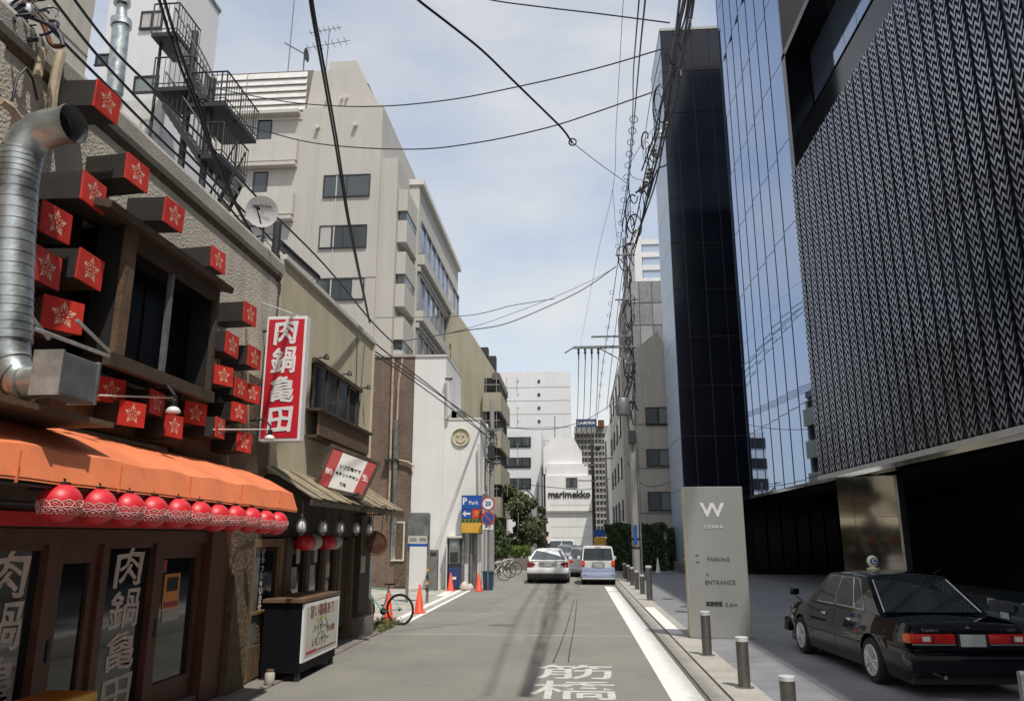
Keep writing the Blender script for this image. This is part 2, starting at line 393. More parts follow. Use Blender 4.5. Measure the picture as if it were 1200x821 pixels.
# body
B(XR+1.4, 40, 29.35, 40.2, 4.3, 36).build('tower_body', 'black_matt', ht); B(XR+1.4, 40, -12, 29.35, 4.3, 21.55).build('lowered_body', 'black_matt', ht)  # unseen hotel roof cut down to podium height so sunlight reaches the street
B(XR+.12, XR+1.4, 29.35, 40.2, 4.3, 36).build('tower_wall', 'black_matt', ht)
B(XR+.12, XR+1.4, -12, 29.35, 15.9, 16.1).build('tower_wall', 'black_matt', ht)
B(XR+.12, XR+1.4, -12, 29.35, 4.3, 15.9).build('tower_wall', 'black_gloss', ht)
# mirrored facade panes, given an added tilt that steers reflections past the black tower
SAW = radians(5)
ys = [40.2-1.571*i for i in range(8)]; zs = [4.05, 7.1, 10.75, 14.35, 17.9, 21.45, 25.0, 28.5, 32.1, 36]
for i in range(7):
    for j in range(len(zs)-1):
        b = .5*((random.random()-.5))*.006
        link('pane', MB().quad((b, -1.555/2, .018), (-b, 1.555/2, .018), (-b, 1.555/2, zs[j+1]-zs[j]-.018), (b, -1.555/2, zs[j+1]-zs[j]-.018)).mesh('pane', 'mirror_glass', -1),
             ht, (-.02, ys[i]-.7855-28, zs[j]), (0, 0, SAW))
B(XR-.03, XR+.1, -12, 40.2, 28.38, 28.62).build('cornice_band', 'black_matt', ht)
for j in range(len(zs)-1):
    h = zs[j+1]-zs[j]
    fm = MB().box(-.008, .03, -.79, .79, -.013, .013).box(-.008, .03, -.79, -.777, .013, h-.013).box(-.02, .05, .777, .795, .013, h-.013).mesh('pane_frame', 'mullion')
    for i in range(7): link('pane_frame', fm, ht, (-.02, ys[i]-.7855-28, zs[j]), (0, 0, SAW))
# recess above the screen
B(XR-.02, XR+1.3, 28.7, 29.2, 16.1, 21.5).build('recess_frame', 'black_gloss', ht)
B(XR-.03, XR+.12, 29.06, 29.2, 4.2, 16.1).build('screen_edge', 'black_panel', ht)
B(XR-.02, XR+1.3, -12, 29.2, 21.3, 21.6).build('recess_frame', 'black_gloss', ht)
B(XR+1.0, XR+1.38, -12, 28.7, 16.1, 19.0).build('recess_wall', 'black_gloss', ht)
for k in range(14):
    y = 28.6-1.2*k; B(XR+.95, XR+1.0, y-1.17, y, 19.05, 21.25).build('recess_pane', 'glass_blue', ht)
# zigzag screen: stacked W shapes in columns
def w_mesh():
    xs = [-.245, -.1225, 0, .1225, .245]; up = [.105, -.105, .07, -.105, .105]; t = .044
    vs = []; fs = []
    for x, u in zip(xs, up):
        vs += [(0, x, u+t), (0, x, u-t), (.05, x, u+t), (.05, x, u-t)]
    for i in range(4):
        a = 4*i; b = a+4
        fs += [(a, a+1, b+1, b), (a+2, b+2, b+3, a+3), (a, b, b+2, a+2), (a+1, a+3, b+3, b+1)]
    fs += [(0, 2, 3, 1), (16, 17, 19, 18)]
    return vs, fs
wv, wf = w_mesh()
wme = MB().add(wv, wf).mesh('screen_chevron', 'lattice')
cells = []
for c in range(27):
    y = 28.75-.64*c
    for r in range(53):
        z = 4.35+r*.2235
        cells.append((sqrt(y*y+9*9+(z-2)**2), y, z))
cells.sort(); rest = MB(); cnt = 0
vis = []
for d, y, z in cells:
    q = Vector((XR-.1, y, z))-O; dd = q.dot(_f); px = 600+900*q.dot(_r)/dd; py = 410.5-900*q.dot(_u)/dd
    if -20 < px < 1215 and py > -15: vis.append((d, y, z))
    else: rest.add([(v[0]+XR-.12, v[1]+y, v[2]+z) for v in wv], wf)
for k, (d, y, z) in enumerate(vis):
    tx = random.uniform(-.012, .012)
    if k < 300: link('screen_chevron', wme, ht, (-.12, y-28, z), (0, random.uniform(-.05, .05), tx))
    else:
        ta = random.uniform(-.05, .05)
        rest.add([(v[0]+XR-.12+v[2]*ta+v[1]*tx, v[1]+y, v[2]+z) for v in wv], wf)
rest.build('screen_chevrons', 'lattice', ht, kind='stuff')
mb = MB()
for c in range(28): mb.box(XR-.05, XR-.02, 29.07-.64*c-.02, 29.07-.64*c+.02, 4.2, 16.05)
mb.build('screen_rails', 'black_panel', ht)
# soffit edge; driveway walls and soffit near-black, deep shade put into their colour
B(XR-.14, XR+.3, -12, 40.25, 3.92, 4.05).build('soffit_edge', 'mirror_steel', ht)
B(XR-.13, XR+.25, -12, 29.2, 4.052, 4.2).build('soffit_trim', 'alu', ht)
B(XR+.3, 40, -12, 47, 4.0, 4.28).build('soffit', 'black_matt', ht)
B(9.3, 17.3, 46.0, 46.3, 0, 4.0).build('driveway_wall', 'black_matt', ht)
B(17, 17.3, -12, 47, 0, 4.0).build('driveway_wall', 'black_matt', ht)
for k in range(9): B(10.1+k*.8, 10.0+k*.8+.78, 45.7, 45.9, 0, 4.0).build('driveway_panel', 'black_gloss', ht)
for k in range(12): B(16.9, 16.99, 8+k*3.2, 11.15+k*3.2, .0, 4).build('driveway_panel', 'black_gloss', ht)
# mirrored pillar: cladding sheets
for x0, x1 in ((-.86, -.40), (-.39, .86)):
    for z0, z1 in ((0, 1.32), (1.33, 2.65), (2.66, 3.9)): link('pillar_sheet', B(x0, x1, -.03, .03, z0, z1).mesh('pillar_sheet', 'mirror_steel'), ht, (.13, 25.3-28, 0), (0, 0, radians(-35)))
link('pillar', B(-.84, .84, .04, .7, 0, 3.9).mesh('pillar', 'galv_dull'), ht, (.13, 25.3-28, 0), (0, 0, radians(-35)))
link('pillar_trim', B(.87, .94, -.05, .72, 0, 3.9).mesh('pillar_trim', 'alu'), ht, (.13, 25.3-28, 0), (0, 0, radians(-35)))
# black panel tower
bt = thing('black_tower', 'tall black panel-clad tower wall standing behind the silver hotel sign', 'tower', (8, 46, 0))
B(6.37, 10.7, 46.06, 52, 0, 35.1).build('core', 'joint_grey', bt)
zz = [0]+[4.8+3.03*i for i in range(10)]+[35.2]
xx = [6.35, 7.2, 8.35, 9.5, 10.7]
for i in range(4):
    for j in range(len(zz)-1):
        a, b, c, d = xx[i]+.02, xx[i+1]-.02, zz[j]+.025, zz[j+1]-.025
        B(a, b, 46+random.uniform(-.004, .004), 46.05, c, d).build('cladding_panel', 'black_panel', bt)
for j in range(len(zz)-1): B(6.33, 6.36, 46.06, 52, zz[j]+.016, zz[j+1]-.016).build('sky_tinted_side', 'pale_tower', bt)  # reflected sky on this side is put into the pale blue colour
B(6.32, 10.72, 45.97, 52, 35.2, 35.4).build('coping', 'galv_dull', bt)

# ================================================================== WHITE/BEIGE BUILDINGS RIGHT
bp = thing('gabled_building', 'beige five storey building with pointed gable parapet and three windows above the hedge', 'building', (5.8, 55, 0))
gz = [ay(*q, 55) for q in ((740, 415), (770, 388), (800, 440))]
MB().prism([(4.2, 0), (4.2, gz[0].z), (gz[1].x, gz[1].z), (gz[2].x+.6, gz[2].z-1), (gz[2].x+.6, 0)], 'y', 55, 78).build('wall', 'beige_right', bp)
MB().prism([(3.6, 0), (3.6, 14.9), (4.2, 14.9), (4.2, 0)], 'y', 55.6, 76).build('wall', 'beige_right', bp)
for a in ((757, 478, 787, 497), (758, 527, 788, 545), (760, 577, 790, 597)):
    p = ay(a[0], a[1], 55); q = ay(a[2], a[3], 55)
    f = MB().box(p.x-.06, q.x+.06, 54.93, 55, p.z, p.z+.06).box(p.x-.06, q.x+.06, 54.9, 55, q.z-.08, q.z).box(p.x-.06, p.x, 54.93, 55, q.z, p.z).box(q.x, q.x+.06, 54.93, 55, q.z, p.z).box((p.x+q.x)/2-.03, (p.x+q.x)/2+.03, 54.94, 55, q.z, p.z).build('window', 'iron', bp)
    B(p.x, (p.x+q.x)/2-.03, 54.97, 54.99, q.z, p.z).build('pane', 'glass_window', f); B((p.x+q.x)/2+.03, q.x, 54.97, 54.99, q.z, p.z).build('pane', 'glass_light', f)
for k in range(4):
    for y in (58, 62.5, 67, 71.5):
        z = 3.2+k*3.1; f = MB().box(3.54, 3.6, y, y+1.8, z, z+1.5).build('window', 'iron', bp); B(3.5, 3.53, y+.1, y+1.7, z+.1, z+1.4).build('pane', 'glass_window', f)
for z in (3.6, 6.7, 9.8): B(4.18, 7.95, 54.97, 55, z+.0, z+.05).build('joint', 'concrete_dark', bp)
bd = thing('panelled_building', 'dark grey building of square cladding panels rising behind the gabled beige building', 'building', (5.5, 84, 0))
p0 = ay(733, 330, 84); p1 = ay(778, 330, 84)
B(p0.x, p1.x+6, 84, 100, 0, p0.z).build('wall', 'concrete_dark', bd)
for i in range(6):
    for j in range(5):
        a = p0.x+i*(p1.x-p0.x)/3; B(a+.05, a+(p1.x-p0.x)/3-.05, 83.93, 84, p0.z-2.6*(j+1)+.06, p0.z-2.6*j-.06).build('panel', 'galv_dull' if (i+j) % 3 else 'grey_far', bd)
bgt = thing('distant_tower', 'distant pale tower with horizontal bands above the dark panelled building', 'tower', (9, 140, 0))
p0 = ay(752, 281, 140); p1 = ay(790, 281, 140)
B(p0.x, p1.x, 140, 155, 0, p0.z).build('wall', 'pale_tower', bgt)
for j in range(12): B(p0.x-.1, p1.x+.1, 139.8, 140, p0.z-1-j*2.6, p0.z-j*2.6).build('band', 'white_far', bgt)
B(p0.x-1.6, p0.x-.2, 139, 150, 0, p0.z+2).build('corner_shaft', 'white_far', bgt)
# ================================================================== LEFT: BUILDINGS BEHIND
def window(parent, axis, pos, a0, a1, z0, z1, n=2, frame='iron', glass='glass_window', d=.06, light=None):
    # window in plane axis=pos; outward is -y for 'y', +x for 'x'
    s = -1 if axis == 'y' else 1
    def bx(m, u0, u1, w0, w1, t0, t1):
        p0, p1 = sorted((pos+s*t0, pos+s*t1))
        return m.box(u0, u1, p0, p1, w0, w1) if axis == 'y' else m.box(p0, p1, u0, u1, w0, w1)
    m = MB()
    bx(m, a0-d, a1+d, z1, z1+d, 0, .05); bx(m, a0-d, a1+d, z0-d, z0, 0, .09); bx(m, a0-d, a0, z0, z1, 0, .05); bx(m, a1, a1+d, z0, z1, 0, .05)
    for i in range(1, n):
        u = a0+(a1-a0)*i/n; bx(m, u-d*.4, u+d*.4, z0, z1, 0, .045)
    f = m.build('window', frame, parent)
    for i in range(n):
        u0 = a0+(a1-a0)*i/n+(d*.4 if i else 0); u1 = a0+(a1-a0)*(i+1)/n-(d*.4 if i < n-1 else 0)
        bx(MB(), u0, u1, z0, z1, .004, .02).build('pane', random.choice((glass, glass, 'glass_dim2', 'curtain')) if glass == 'glass_window' else glass, f)
    return f
# ---- big beige office building
YB = 38
b1 = thing('office_building', 'large beige tiled office building with long ribbon windows along its street side', 'building', (-12, 45, 0))
XC = -8.75
B(-20.4, -10.3, YB, 57, 0, 22.4).build('wall', 'beige', b1)
MB().prism([(-10.3, 0), (-10.3, 22.4), (-9.35, 22.4), (-9.35, 0)], 'y', YB+.15, 57).build('wall', 'beige', b1)
B(-14.9, -10.3, YB, 57, 22.4, 25.6).build('upper_wall', 'beige', b1)
MB().prism([(-15.4, 25.6), (-15.0, 29.0), (-12.3, 29.0), (-10.4, 25.6)], 'y', YB+1.5, 55).build('penthouse', 'beige', b1)
MB().prism([(-14.6, 29.0), (-14.6, 30.6), (-12.9, 30.6), (-12.1, 29.0)], 'y', YB+3, 50).build('penthouse', 'beige', b1)
B(-21.6, -15.2, YB+2, 52, 22, 29.4).build('penthouse', 'concrete_dark', b1)
for i in range(9):
    for a, b_ in ((-21.6, -19.3), (-19.25, -15.55)):
        MB().slab([(a, YB+1.9, 25.4+.44*i), (b_, YB+1.9, 25.4+.44*i), (b_, YB+2.0, 25.4+.44*i+.40), (a, YB+2.0, 25.4+.44*i+.40)], .05).build('louvre', 'louvre_white', b1)
B(-20.45, -14.9, YB-.05, YB+.6, 24.9, 25.35).build('roof_edge', 'beige_panel', b1)
B(-20.4, -14.9, YB, YB+2, 22.4, 24.9).build('upper_wall', 'beige', b1)
# open galleries on the left part of the front
for k, z in enumerate((23.6, 20.4, 17.2, 14.0, 10.8, 7.6)):
    B(-20.45, -15.0, YB-.3, YB-.02, z-1.3, z-.0).build('balcony_parapet', 'beige_panel', b1)
    B(-20.45, -15.0, YB-.45, YB-.02, z+1.55, z+1.75).build('balcony_slab', 'beige_panel', b1)
    window(b1, 'y', YB, -17.4, -16.7, z+.15, z+1.3, 1)
    if k % 2: window(b1, 'y', YB, -19.6, -18.4, z+.15, z+1.35, 1)
for a in ((381, 207, 432, 229, 2), (376, 266, 428, 289, 4), (372, 328, 425, 350, 4)):
    p = ay(a[0], a[1], YB); q = ay(a[2], a[3], YB); window(b1, 'y', YB, p.x, min(q.x, -10.45), q.z, p.z, a[4], frame='iron')
for z in (15.4, 12.1, 8.8, 5.5): B(-14.9, -10.3, YB-.012, YB, z, z+.05).build('joint', 'concrete_dark', b1)
for x in (-12.7, -13.9): B(x-.03, x+.03, YB-.05, YB, 0, 25.4).build('downpipe', 'beige_panel', b1)
for px, py in ((374, 100), (392, 99), (398, 98), (373, 150), (417, 147)):
    p = ay(px, py, YB); yb = YB+1.5 if py < 125 else YB
    MB().tube([(p.x, yb, p.z), (p.x, yb-.25, p.z-.02)], .12 if py > 125 else .08, 10).build('vent_hood', 'white_soft', b1)
# street side with ribbon windows
B(-9.35, XC, YB+3.2, 56.5, 0, 22.2).build('wall', 'beige_panel', b1)
B(-9.36, XC+.25, YB+3.1, 56.6, 22.2, 22.55).build('coping', 'white_soft', b1)
for k in range(9):
    z = 20.6-k*1.82
    B(-9.34, XC-.08, YB+.5, YB+3.15, z-1.2, z+.05).build('corner_panel', 'beige_panel', b1)
    if k % 2 == 0: B(-9.3, XC-.12, YB+.6, YB+3.15, z-1.75, z-1.25).build('corner_window', 'glass_window', b1)
for k in range(5):
    z = 18.0-k*3.35
    m = MB().box(XC, XC+.16, YB+3.4, 56.4, z-.12, z).box(XC, XC+.16, YB+3.4, 56.4, z+2.0, z+2.1)
    n = 9; dy = (56.4-YB-3.4)/n
    for i in range(n+1): m.box(XC, XC+.12, YB+3.4+i*dy-.06, YB+3.4+i*dy+.06, z, z+2)
    f = m.build('window_band', 'alu', b1)
    for i in range(n): B(XC+.01, XC+.04, YB+3.46+i*dy, YB+3.34+(i+1)*dy, z+.02, z+1.98).build('pane', 'white_soft' if i == 6 else 'glass_blue', f)
    B(XC, XC+.42, YB+3.2, 56.6, z-.75, z-.15).build('ledge', 'beige_panel', b1)
    B(XC, XC+.2, YB+3.2, 56.6, z-1.15, z-.85).build('ledge', 'beige', b1)
# roof aerials
for px, lab, hgt in ((338, 'thin whip aerial on the roof of the beige office building', 6.5), (382, 'branched television aerial on the roof of the beige office building', 2.2)):
    p = ay(px, 70, 42); t = thing('aerial', lab, 'antenna', (p.x, 42, 29))
    MB().tube([(p.x, 42, 29), (p.x+.1, 42, p.z+hgt)], .035, 5).build('mast', 'galv_dull', t)
    if px > 350:
        m = MB()
        for i in range(7): m.tube([(p.x-1.2+i*.4, 41.6, p.z+.9+i*.06), (p.x-1.2+i*.4, 42.4, p.z+.9+i*.06)], .02, 4).tube([(p.x-1.1+i*.3, 41.7, p.z+2+i*.05), (p.x-1.1+i*.3, 42.3, p.z+2+i*.05)], .02, 4)
        m.tube([(p.x-1.3, 42, p.z+.9), (p.x+1.5, 42, p.z+1.3)], .025, 4).tube([(p.x-1.2, 42, p.z+2), (p.x+.9, 42, p.z+2.3)], .025, 4); m.build('elements', 'galv_dull', t)
p = ay(357, 60, 42); t = thing('roof_dish', 'small dark dish aerial on an arm on the beige office building roof', 'antenna', (p.x, 42, 30.6))
MB().lathe([(0, 0), (.3, .06), (.45, .16)], (p.x, 42, p.z-.3), 14, 'x').build('reflector', 'iron', t, 40); MB().tube([(p.x, 42, 30.5), (p.x, 42, p.z-.2), (p.x-1.3, 41.9, p.z+.6)], .05, 5).build('arm', 'galv_dull', t)

# ---- white building with black fire escape (behind the restaurant roof)
YW = 22
wb = thing('white_building', 'white panelled building with steel chimney pipe behind the restaurant roof', 'building', (-14.5, YW, 0))
B(-17.9, -13.5, YW, 26.8, 0, 15.3).build('wall', 'white_far', wb)
B(-17.9, -13.4, YW-.1, YW+.1, 14.9, 16.2).build('parapet', 'louvre_white', wb)
B(-17.0, -14.4, YW+1.6, 26.8, 15.3, 23.3).build('upper_wall', 'white_far', wb); B(-17.05, -14.35, YW+1.55, 26.85, 23.3, 23.45).build('coping', 'galv_dull', wb)
for x in (-16.4, -15.2, -14.4): B(x, x+.04, YW-.012, YW, 0, 14.9).build('panel_joint', 'galv_dull', wb)
for z in (12.4, 9.6): B(-17.5, -13.45, YW-.012, YW, z, z+.04).build('panel_joint', 'galv_dull', wb)
p = ay(168, 16, YW+1.6); q = ay(188, 33, YW+1.6); window(wb, 'y', YW+1.6, p.x, q.x, q.z, p.z, 2)
p = ay(115, 66, YW); q = ay(130, 76, YW); window(wb, 'y', YW, p.x, q.x, q.z, p.z, 1)
p = ay(160, 92, YW); q = ay(183, 108, YW); window(wb, 'y', YW, p.x, q.x, q.z, p.z, 1, glass='glass_light')
MB().tube([ay(142, 30, YW-.4), ay(134, 110, YW-.4)], .27, 14).tube([ay(143, 3, YW-.4), ay(142, 30, YW-.4)], .17, 12).tube([ay(143.5, 0, YW-.4), ay(143, 6, YW-.4)], .27, 12).tube([ay(142, 24, YW-.4), ay(142, 32, YW-.4)], .33, 12).build('chimney_pipe', 'galv', wb, 40)
bl = thing('grey_building', 'plain grey-beige rendered building rising behind the restaurant at the upper left', 'building', (-14, 8, 0))
B(-20, -10.42, 2, 14, 0, 20).build('wall', 'beige_right', bl)
m = MB()
for z in (12.2, 15.2): m.box(-10.42, -10.408, 2, 14, z, z+.03)
m.build('joint', 'concrete_dark', bl)
# fire escape
fe = thing('fire_escape', 'black steel zigzag fire escape stair on the side of the white building', 'fire escape', (-12, 21, 5))
def platform(x0, x1, y0, y1, z, rails='fr'):
    B(x0, x1, y0, y1, z-.14, z).build('platform', 'iron', fe)
    m = MB()
    for s in ([(x0, y0), (x1, y0)], [(x1, y0), (x1, y1)]):
        (xa, ya), (xb, yb) = s
        m.tube([(xa, ya, z+1.05), (xb, yb, z+1.05)], .028, 5); m.tube([(xa, ya, z+.12), (xb, yb, z+.12)], .02, 4)
        n = max(3, int((abs(xb-xa)+abs(yb-ya))/.16))
        for i in range(n+1): m.tube([(xa+(xb-xa)*i/n, ya+(yb-ya)*i/n, z), (xa+(xb-xa)*i/n, ya+(yb-ya)*i/n, z+1.05)], .012 if i % 6 else .028, 4)
    m.build('railing', 'iron', fe)
def flight(xa, xb, y0, y1, za, zb, n=10):
    m = MB()
    for y in (y0, y1): m.slab([(xa, y, za), (xa, y, za-.3), (xb, y, zb-.3), (xb, y, zb)], .04)
    m.build('stringer', 'iron', fe)
    for i in range(n):
        t = (i+.5)/n; x = xa+(xb-xa)*t; z = za+(zb-za)*t
        B(x-.13, x+.13, y0+.03, y1-.03, z-.16, z-.12).build('tread', 'alu', fe)
    m = MB()
    for y in (y0, y1):
        m.tube([(xa, y, za+.95), (xb, y, zb+.95)], .028, 5)
        for i in range(n+1):
            t = i/n; x = xa+(xb-xa)*t; z = za+(zb-za)*t; m.tube([(x, y, z-.05), (x, y, z+.95)], .012, 4)
    m.build('handrail', 'iron', fe)
def E(px, py): return ay(px, py, 21)
a = E(187, 50); b_ = E(216, 50)
platform(a.x, b_.x, 20.5, 21.9, a.z)
p1 = E(188, 113); p2 = E(230, 118); platform(p1.x, p2.x, 20.5, 21.9, p1.z)
p3 = E(245, 128); p4 = E(283, 128); platform(p3.x-.5, p4.x-.35, 20.6, 23.0, p3.z)
flight(E(208, 62).x, E(246, 122).x, 20.6, 21.4, a.z, E(246, 122).z, 11)
p5 = E(240, 188); p6 = E(277, 188); platform(p5.x, p6.x-.3, 20.6, 22.4, p5.z)
flight(E(198, 128).x, E(243, 185).x, 20.6, 21.4, E(198, 124).z, E(243, 190).z, 9)
flight(E(255, 190).x+.3, E(215, 235).x+.3, 21.5, 22.2, E(255, 190).z, E(255, 190).z-2.4, 9)
for px, t0, t1 in ((231, 40, 125), (251, 95, 240), (191, 50, 215)):
    u = E(px, t0); l_ = E(px, t1); MB().tube([(u.x, 20.9, l_.z-3), (u.x, 20.9, u.z)], .11 if px > 200 else .05, 8).build('post', 'iron', fe)
B(-13.4, -12.2, 22.3, 22.36, 10.5, 13.0).build('door', 'galv_dull', fe)

# ---- brick building and white building with smiley
YS = 32
bb = thing('brick_building', 'brown brick building wall with two conduit pipes beside the white building', 'building', (-8, YS, 0))
B(-12.5, -6.78, YS, 40, 0, 9.62).build('wall', 'brick', bb); B(-12.5, -6.76, YS-.05, 40, 9.62, 9.72).build('coping', 'concrete', bb)
def pipe(px, X=None, Y=None, r=.04, n=6, m='pipe_beige', parent=None, name='conduit'):
    return MB().tube([(ax(*p, X) if X is not None else ay(*p, Y)) for p in px], r, n).build(name, m, parent)
pipe([(461, 420), (459, 480), (457, 560), (455, 600)], Y=YS-.12, r=.05, parent=bb)
pipe([(472, 420), (467, 450), (465, 500), (465, 538), (478, 541), (485, 546)], Y=YS-.12, r=.05, parent=bb)
pipe([(464, 492), (462, 640)], Y=YS-.2, r=.09, m='galv_dull', parent=bb)
B(*sorted((ay(452, 539, YS).x, ay(468, 539, YS).x)), YS-.3, YS-.02, ay(452, 541, YS).z, ay(452, 538, YS).z).build('bracket', 'iron', bb)
window(bb, 'y', YS, ay(460, 650, YS).x, ay(472, 650, YS).x, 1.15, 2.6, 1, glass='white_soft', frame='white_soft')
B(-7.35, -6.79, YS-.04, YS-.005, .1, 2.6).build('patched_strip', 'stone_post', bb)
sm = thing('white_corner_building', 'white rendered corner building with smiling face plaque beside the parking lot', 'building', (-5, YS, 0))
B(-6.77, -5.46, YS+.02, 36.5, 0, 9.62).build('wall', 'white_wall', sm)
MB().prism([(YS+.02, 9.62), (36.5, 9.62), (36.5, 7.3), (YS+.02, 7.3)], 'x', -5.455, -5.4).build('wall', 'white_wall', sm)
B(-5.455, -3.9, YS, 37.4, 0, 6.85).build('wall', 'white_wall', sm)
B(-6.8, -5.38, YS-.03, 36.5, 9.62, 9.7).build('coping', 'white_soft', sm); B(-5.4, -3.86, YS-.03, 37.45, 6.85, 6.93).build('coping', 'white_soft', sm)
c = ay(540, 512, YS)
MB().lathe([(.40, 0), (.40, -.05), (.36, -.08), (.33, -.05), (.33, -.015), (0, -.015)], (c.x, YS, c.z), 32, 'y').build('smiley_plaque', 'cream_edge', sm, 30)
m = MB()
for s in (-1, 1): m.lathe([(.045, 0), (.045, -.05), (0, -.05)], (c.x+s*.12, YS-.01, c.z+.1), 10, 'y')
m.tube([(c.x+.2*cos(t), YS-.04, c.z-.02+.2*sin(t)) for t in [radians(200+14*i) for i in range(11)]], .018, 6); m.build('smiley_face', 'letter_wood', sm)
pipe([(525, 441), (525, 488)], Y=YS-.15, r=.07, m='white_soft', parent=sm); pipe([(522, 443), (530, 443)], Y=YS-.15, r=.1, m='galv_dull', parent=sm)
pipe([(561, 520), (562, 600), (563, 684)], Y=YS-.15, r=.05, m='white_soft', parent=sm)
window(sm, 'x', -3.9, 33.2, 34.9, 3.9, 5.35, 3, frame='white_soft')
window(sm, 'x', -3.9, 35.4, 36.8, 1.2, 2.4, 2, frame='iron')
for px in (530, 538): 
    q = ay(px, 482, 34); MB().bbox(q.x-.3, q.x+.28, 33.6, 34.3, 6.93, 7.5).build('roof_unit', 'galv_dull' if px > 532 else 'white_soft', sm)
# ---- olive building
ol = thing('olive_building', 'olive beige stepped building with dark balconies beyond the white corner building', 'building', (-6.5, 51, 0))
pts = [ay(*q, 51) for q in ((540, 372), (556, 396), (583, 445))]
MB().prism([(-10, 0), (-10, pts[0].z+1.5), (pts[0].x, pts[0].z), (pts[1].x, pts[1].z), (-5.05, pts[2].z+.3), (-5.05, 0)], 'y', 51, 58).build('wall', 'olive', ol)
B(-5.4, -4.95, 50.9, 58.1, pts[2].z, pts[2].z+.5).build('cornice', 'concrete_dark', ol)
B(-8.4, -8.3, 50.9, 51, 0, 15).build('downpipe', 'wood_brown', ol)
for py, h in ((443, 17), (482, 20), (520, 24), (560, 22), (600, 20)):
    p = ay(568, py, 51); q = ay(590, py+h, 51)
    B(p.x, -5.05, 50.95, 51.0, q.z, p.z).build('balcony_shade', 'void_shade', ol); B(-5.04, -4.98, 51.1, 57.5, q.z, p.z).build('balcony_shade', 'void_shade', ol)  # near-black sheets carry the balconies' shade as colour
    B(p.x-.1, -4.8, 50.7, 58, q.z-1.3, q.z-.01).build('balcony_parapet', 'olive', ol)
    m = MB()
    for i in range(4): m.box(p.x+.1+i*.7, p.x+.14+i*.7, 50.8, 50.84, q.z, p.z)
    m.box(p.x, -4.9, 50.75, 50.8, q.z+.5, q.z+.55); m.build('balcony_rail', 'alu', ol)
for px, py in ((575, 415), (566, 405)): 
    q = ay(px, py, 53); MB().bbox(q.x-.5, q.x+.4, 52.6, 53.4, q.z-1.5, q.z-.2).build('roof_unit', 'iron', ol)
# ---- garage / car park building with stripes, tall white slab, marimekko store, grey apartments
def P(px, py, Y): return ay(px, py, Y)
sp = thing('striped_building', 'white building with dark horizontal window bands behind the street tree', 'building', (-6, 90, 0))
p = P(590, 505, 90); q = P(634, 505, 90)
B(p.x-6, q.x, 90, 105, 0, p.z).build('wall', 'white_far', sp)
for a, b2 in ((512, 524), (536, 548), (560, 573), (588, 601)):
    z1 = P(600, a, 90).z; z0 = P(600, b2, 90).z; x1 = P(622, 500, 90).x
    B(p.x-6, x1, 89.9, 90, z0, z1).build('window_band', 'void_shade', sp)
    for i in range(6): B(x1-1.0-i*.9, x1-.2-i*.9, 89.84, 89.89, z0+.15, z1-.1).build('pane', 'glass_window', sp)
ts = thing('tall_white_slab', 'tall pale blank-walled apartment slab with a column of tiny windows', 'building', (-3.5, 120, 0))
p = P(592, 436, 120); q = P(668, 436, 120)
B(p.x-2, q.x, 120, 135, 0, p.z).build('wall', 'white_far', ts)
for i in range(5):
    z = P(632, 445+i*15.6, 120).z; c = P(631.5, 450, 120).x; B(c-.2, c+.2, 119.9, 120, z-.45, z).build('window', 'iron', ts); c = P(607, 450, 120).x; B(c-.08, c+.08, 119.93, 120, z-.3, z).build('window', 'grey_far', ts)
    B(p.x-2, q.x, 119.97, 120, z-1.2, z-1.14).build('joint', 'concrete', ts)
mk = thing('marimekko_store', 'white blank-fronted store building with black marimekko lettering at the end of the street', 'shop', (0, 86, 0))
YM = 86
p = P(636, 557, YM); q = P(693, 557, YM)
B(p.x, q.x, YM, 100, 0, p.z).build('wall', 'white_wall', mk)
a = P(643, 512, YM); b2 = P(672, 512, YM); c = P(682, 530, YM)
MB().prism([(a.x, p.z), (a.x, a.z), (b2.x, a.z), (c.x, c.z), (c.x, p.z)], 'y', YM+.6, 97).build('upper_wall', 'white_wall', mk)
B(a.x-.3, c.x+.6, YM+.2, YM+.6, p.z, P(650, 543, YM).z).build('parapet', 'white_wall', mk)
B(p.x+.1, p.x+1, YM+.5, 95, p.z, P(640, 522, YM).z).build('side_wall', 'white_wall', mk)
c = P(670, 565, YM); window(mk, 'y', YM, P(663.5, 0, YM).x-.0, P(677, 0, YM).x, P(663, 570.5, YM).z, P(663, 559, YM).z, 3) if False else window(mk, 'y', YM, P(664, 565, YM).x, P(676, 565, YM).x, P(663, 570, YM).z, P(663, 560, YM).z, 3)
tx = text('lettering', 'marimekko', 1.0, 'text_black', mk, (P(667, 579, YM).x, YM-.06, P(667, 579, YM).z), '-y', .03, .025)
sc = (P(691.5, 579, YM).x-P(642, 579, YM).x)/tx.dimensions.x; tx.scale = (sc, sc, 1)
m = MB()
for i in range(5): m.box(P(645, 600, YM).x, q.x-.1, YM-.012, YM, .8+i*1.15, .83+i*1.15)
m.box(p.x, q.x, YM-.25, YM-.02, P(650, 600, YM).z, P(650, 598, YM).z); m.build('joint', 'concrete', mk)
MB().tube([(P(649, 500, YM).x, 90, a.z), (P(649, 480, YM).x, 90, a.z+3.0)], .06, 5).build('roof_mast', 'galv_dull', mk)
gp = thing('grey_apartments', 'dense grey apartment block with rows of tiny balconies beyond the store', 'building', (4, 125, 0))
p = P(673, 499, 125); q = P(713, 499, 125)
B(p.x, q.x, 125, 145, 0, p.z).build('wall', 'grey_far', gp)
rows = 22
for j in range(rows):
    z = p.z-1.0-j*.97; B(p.x-.1, q.x+.05, 124.6, 125, z-.32, z).build('balcony', 'concrete', gp)
    me = None
for i in range(9):
    x = p.x+.3+i*(q.x-p.x-.4)/9; B(x, x+.12, 124.5, 125, 0, p.z-.9).build('fin', 'pole_concrete', gp)
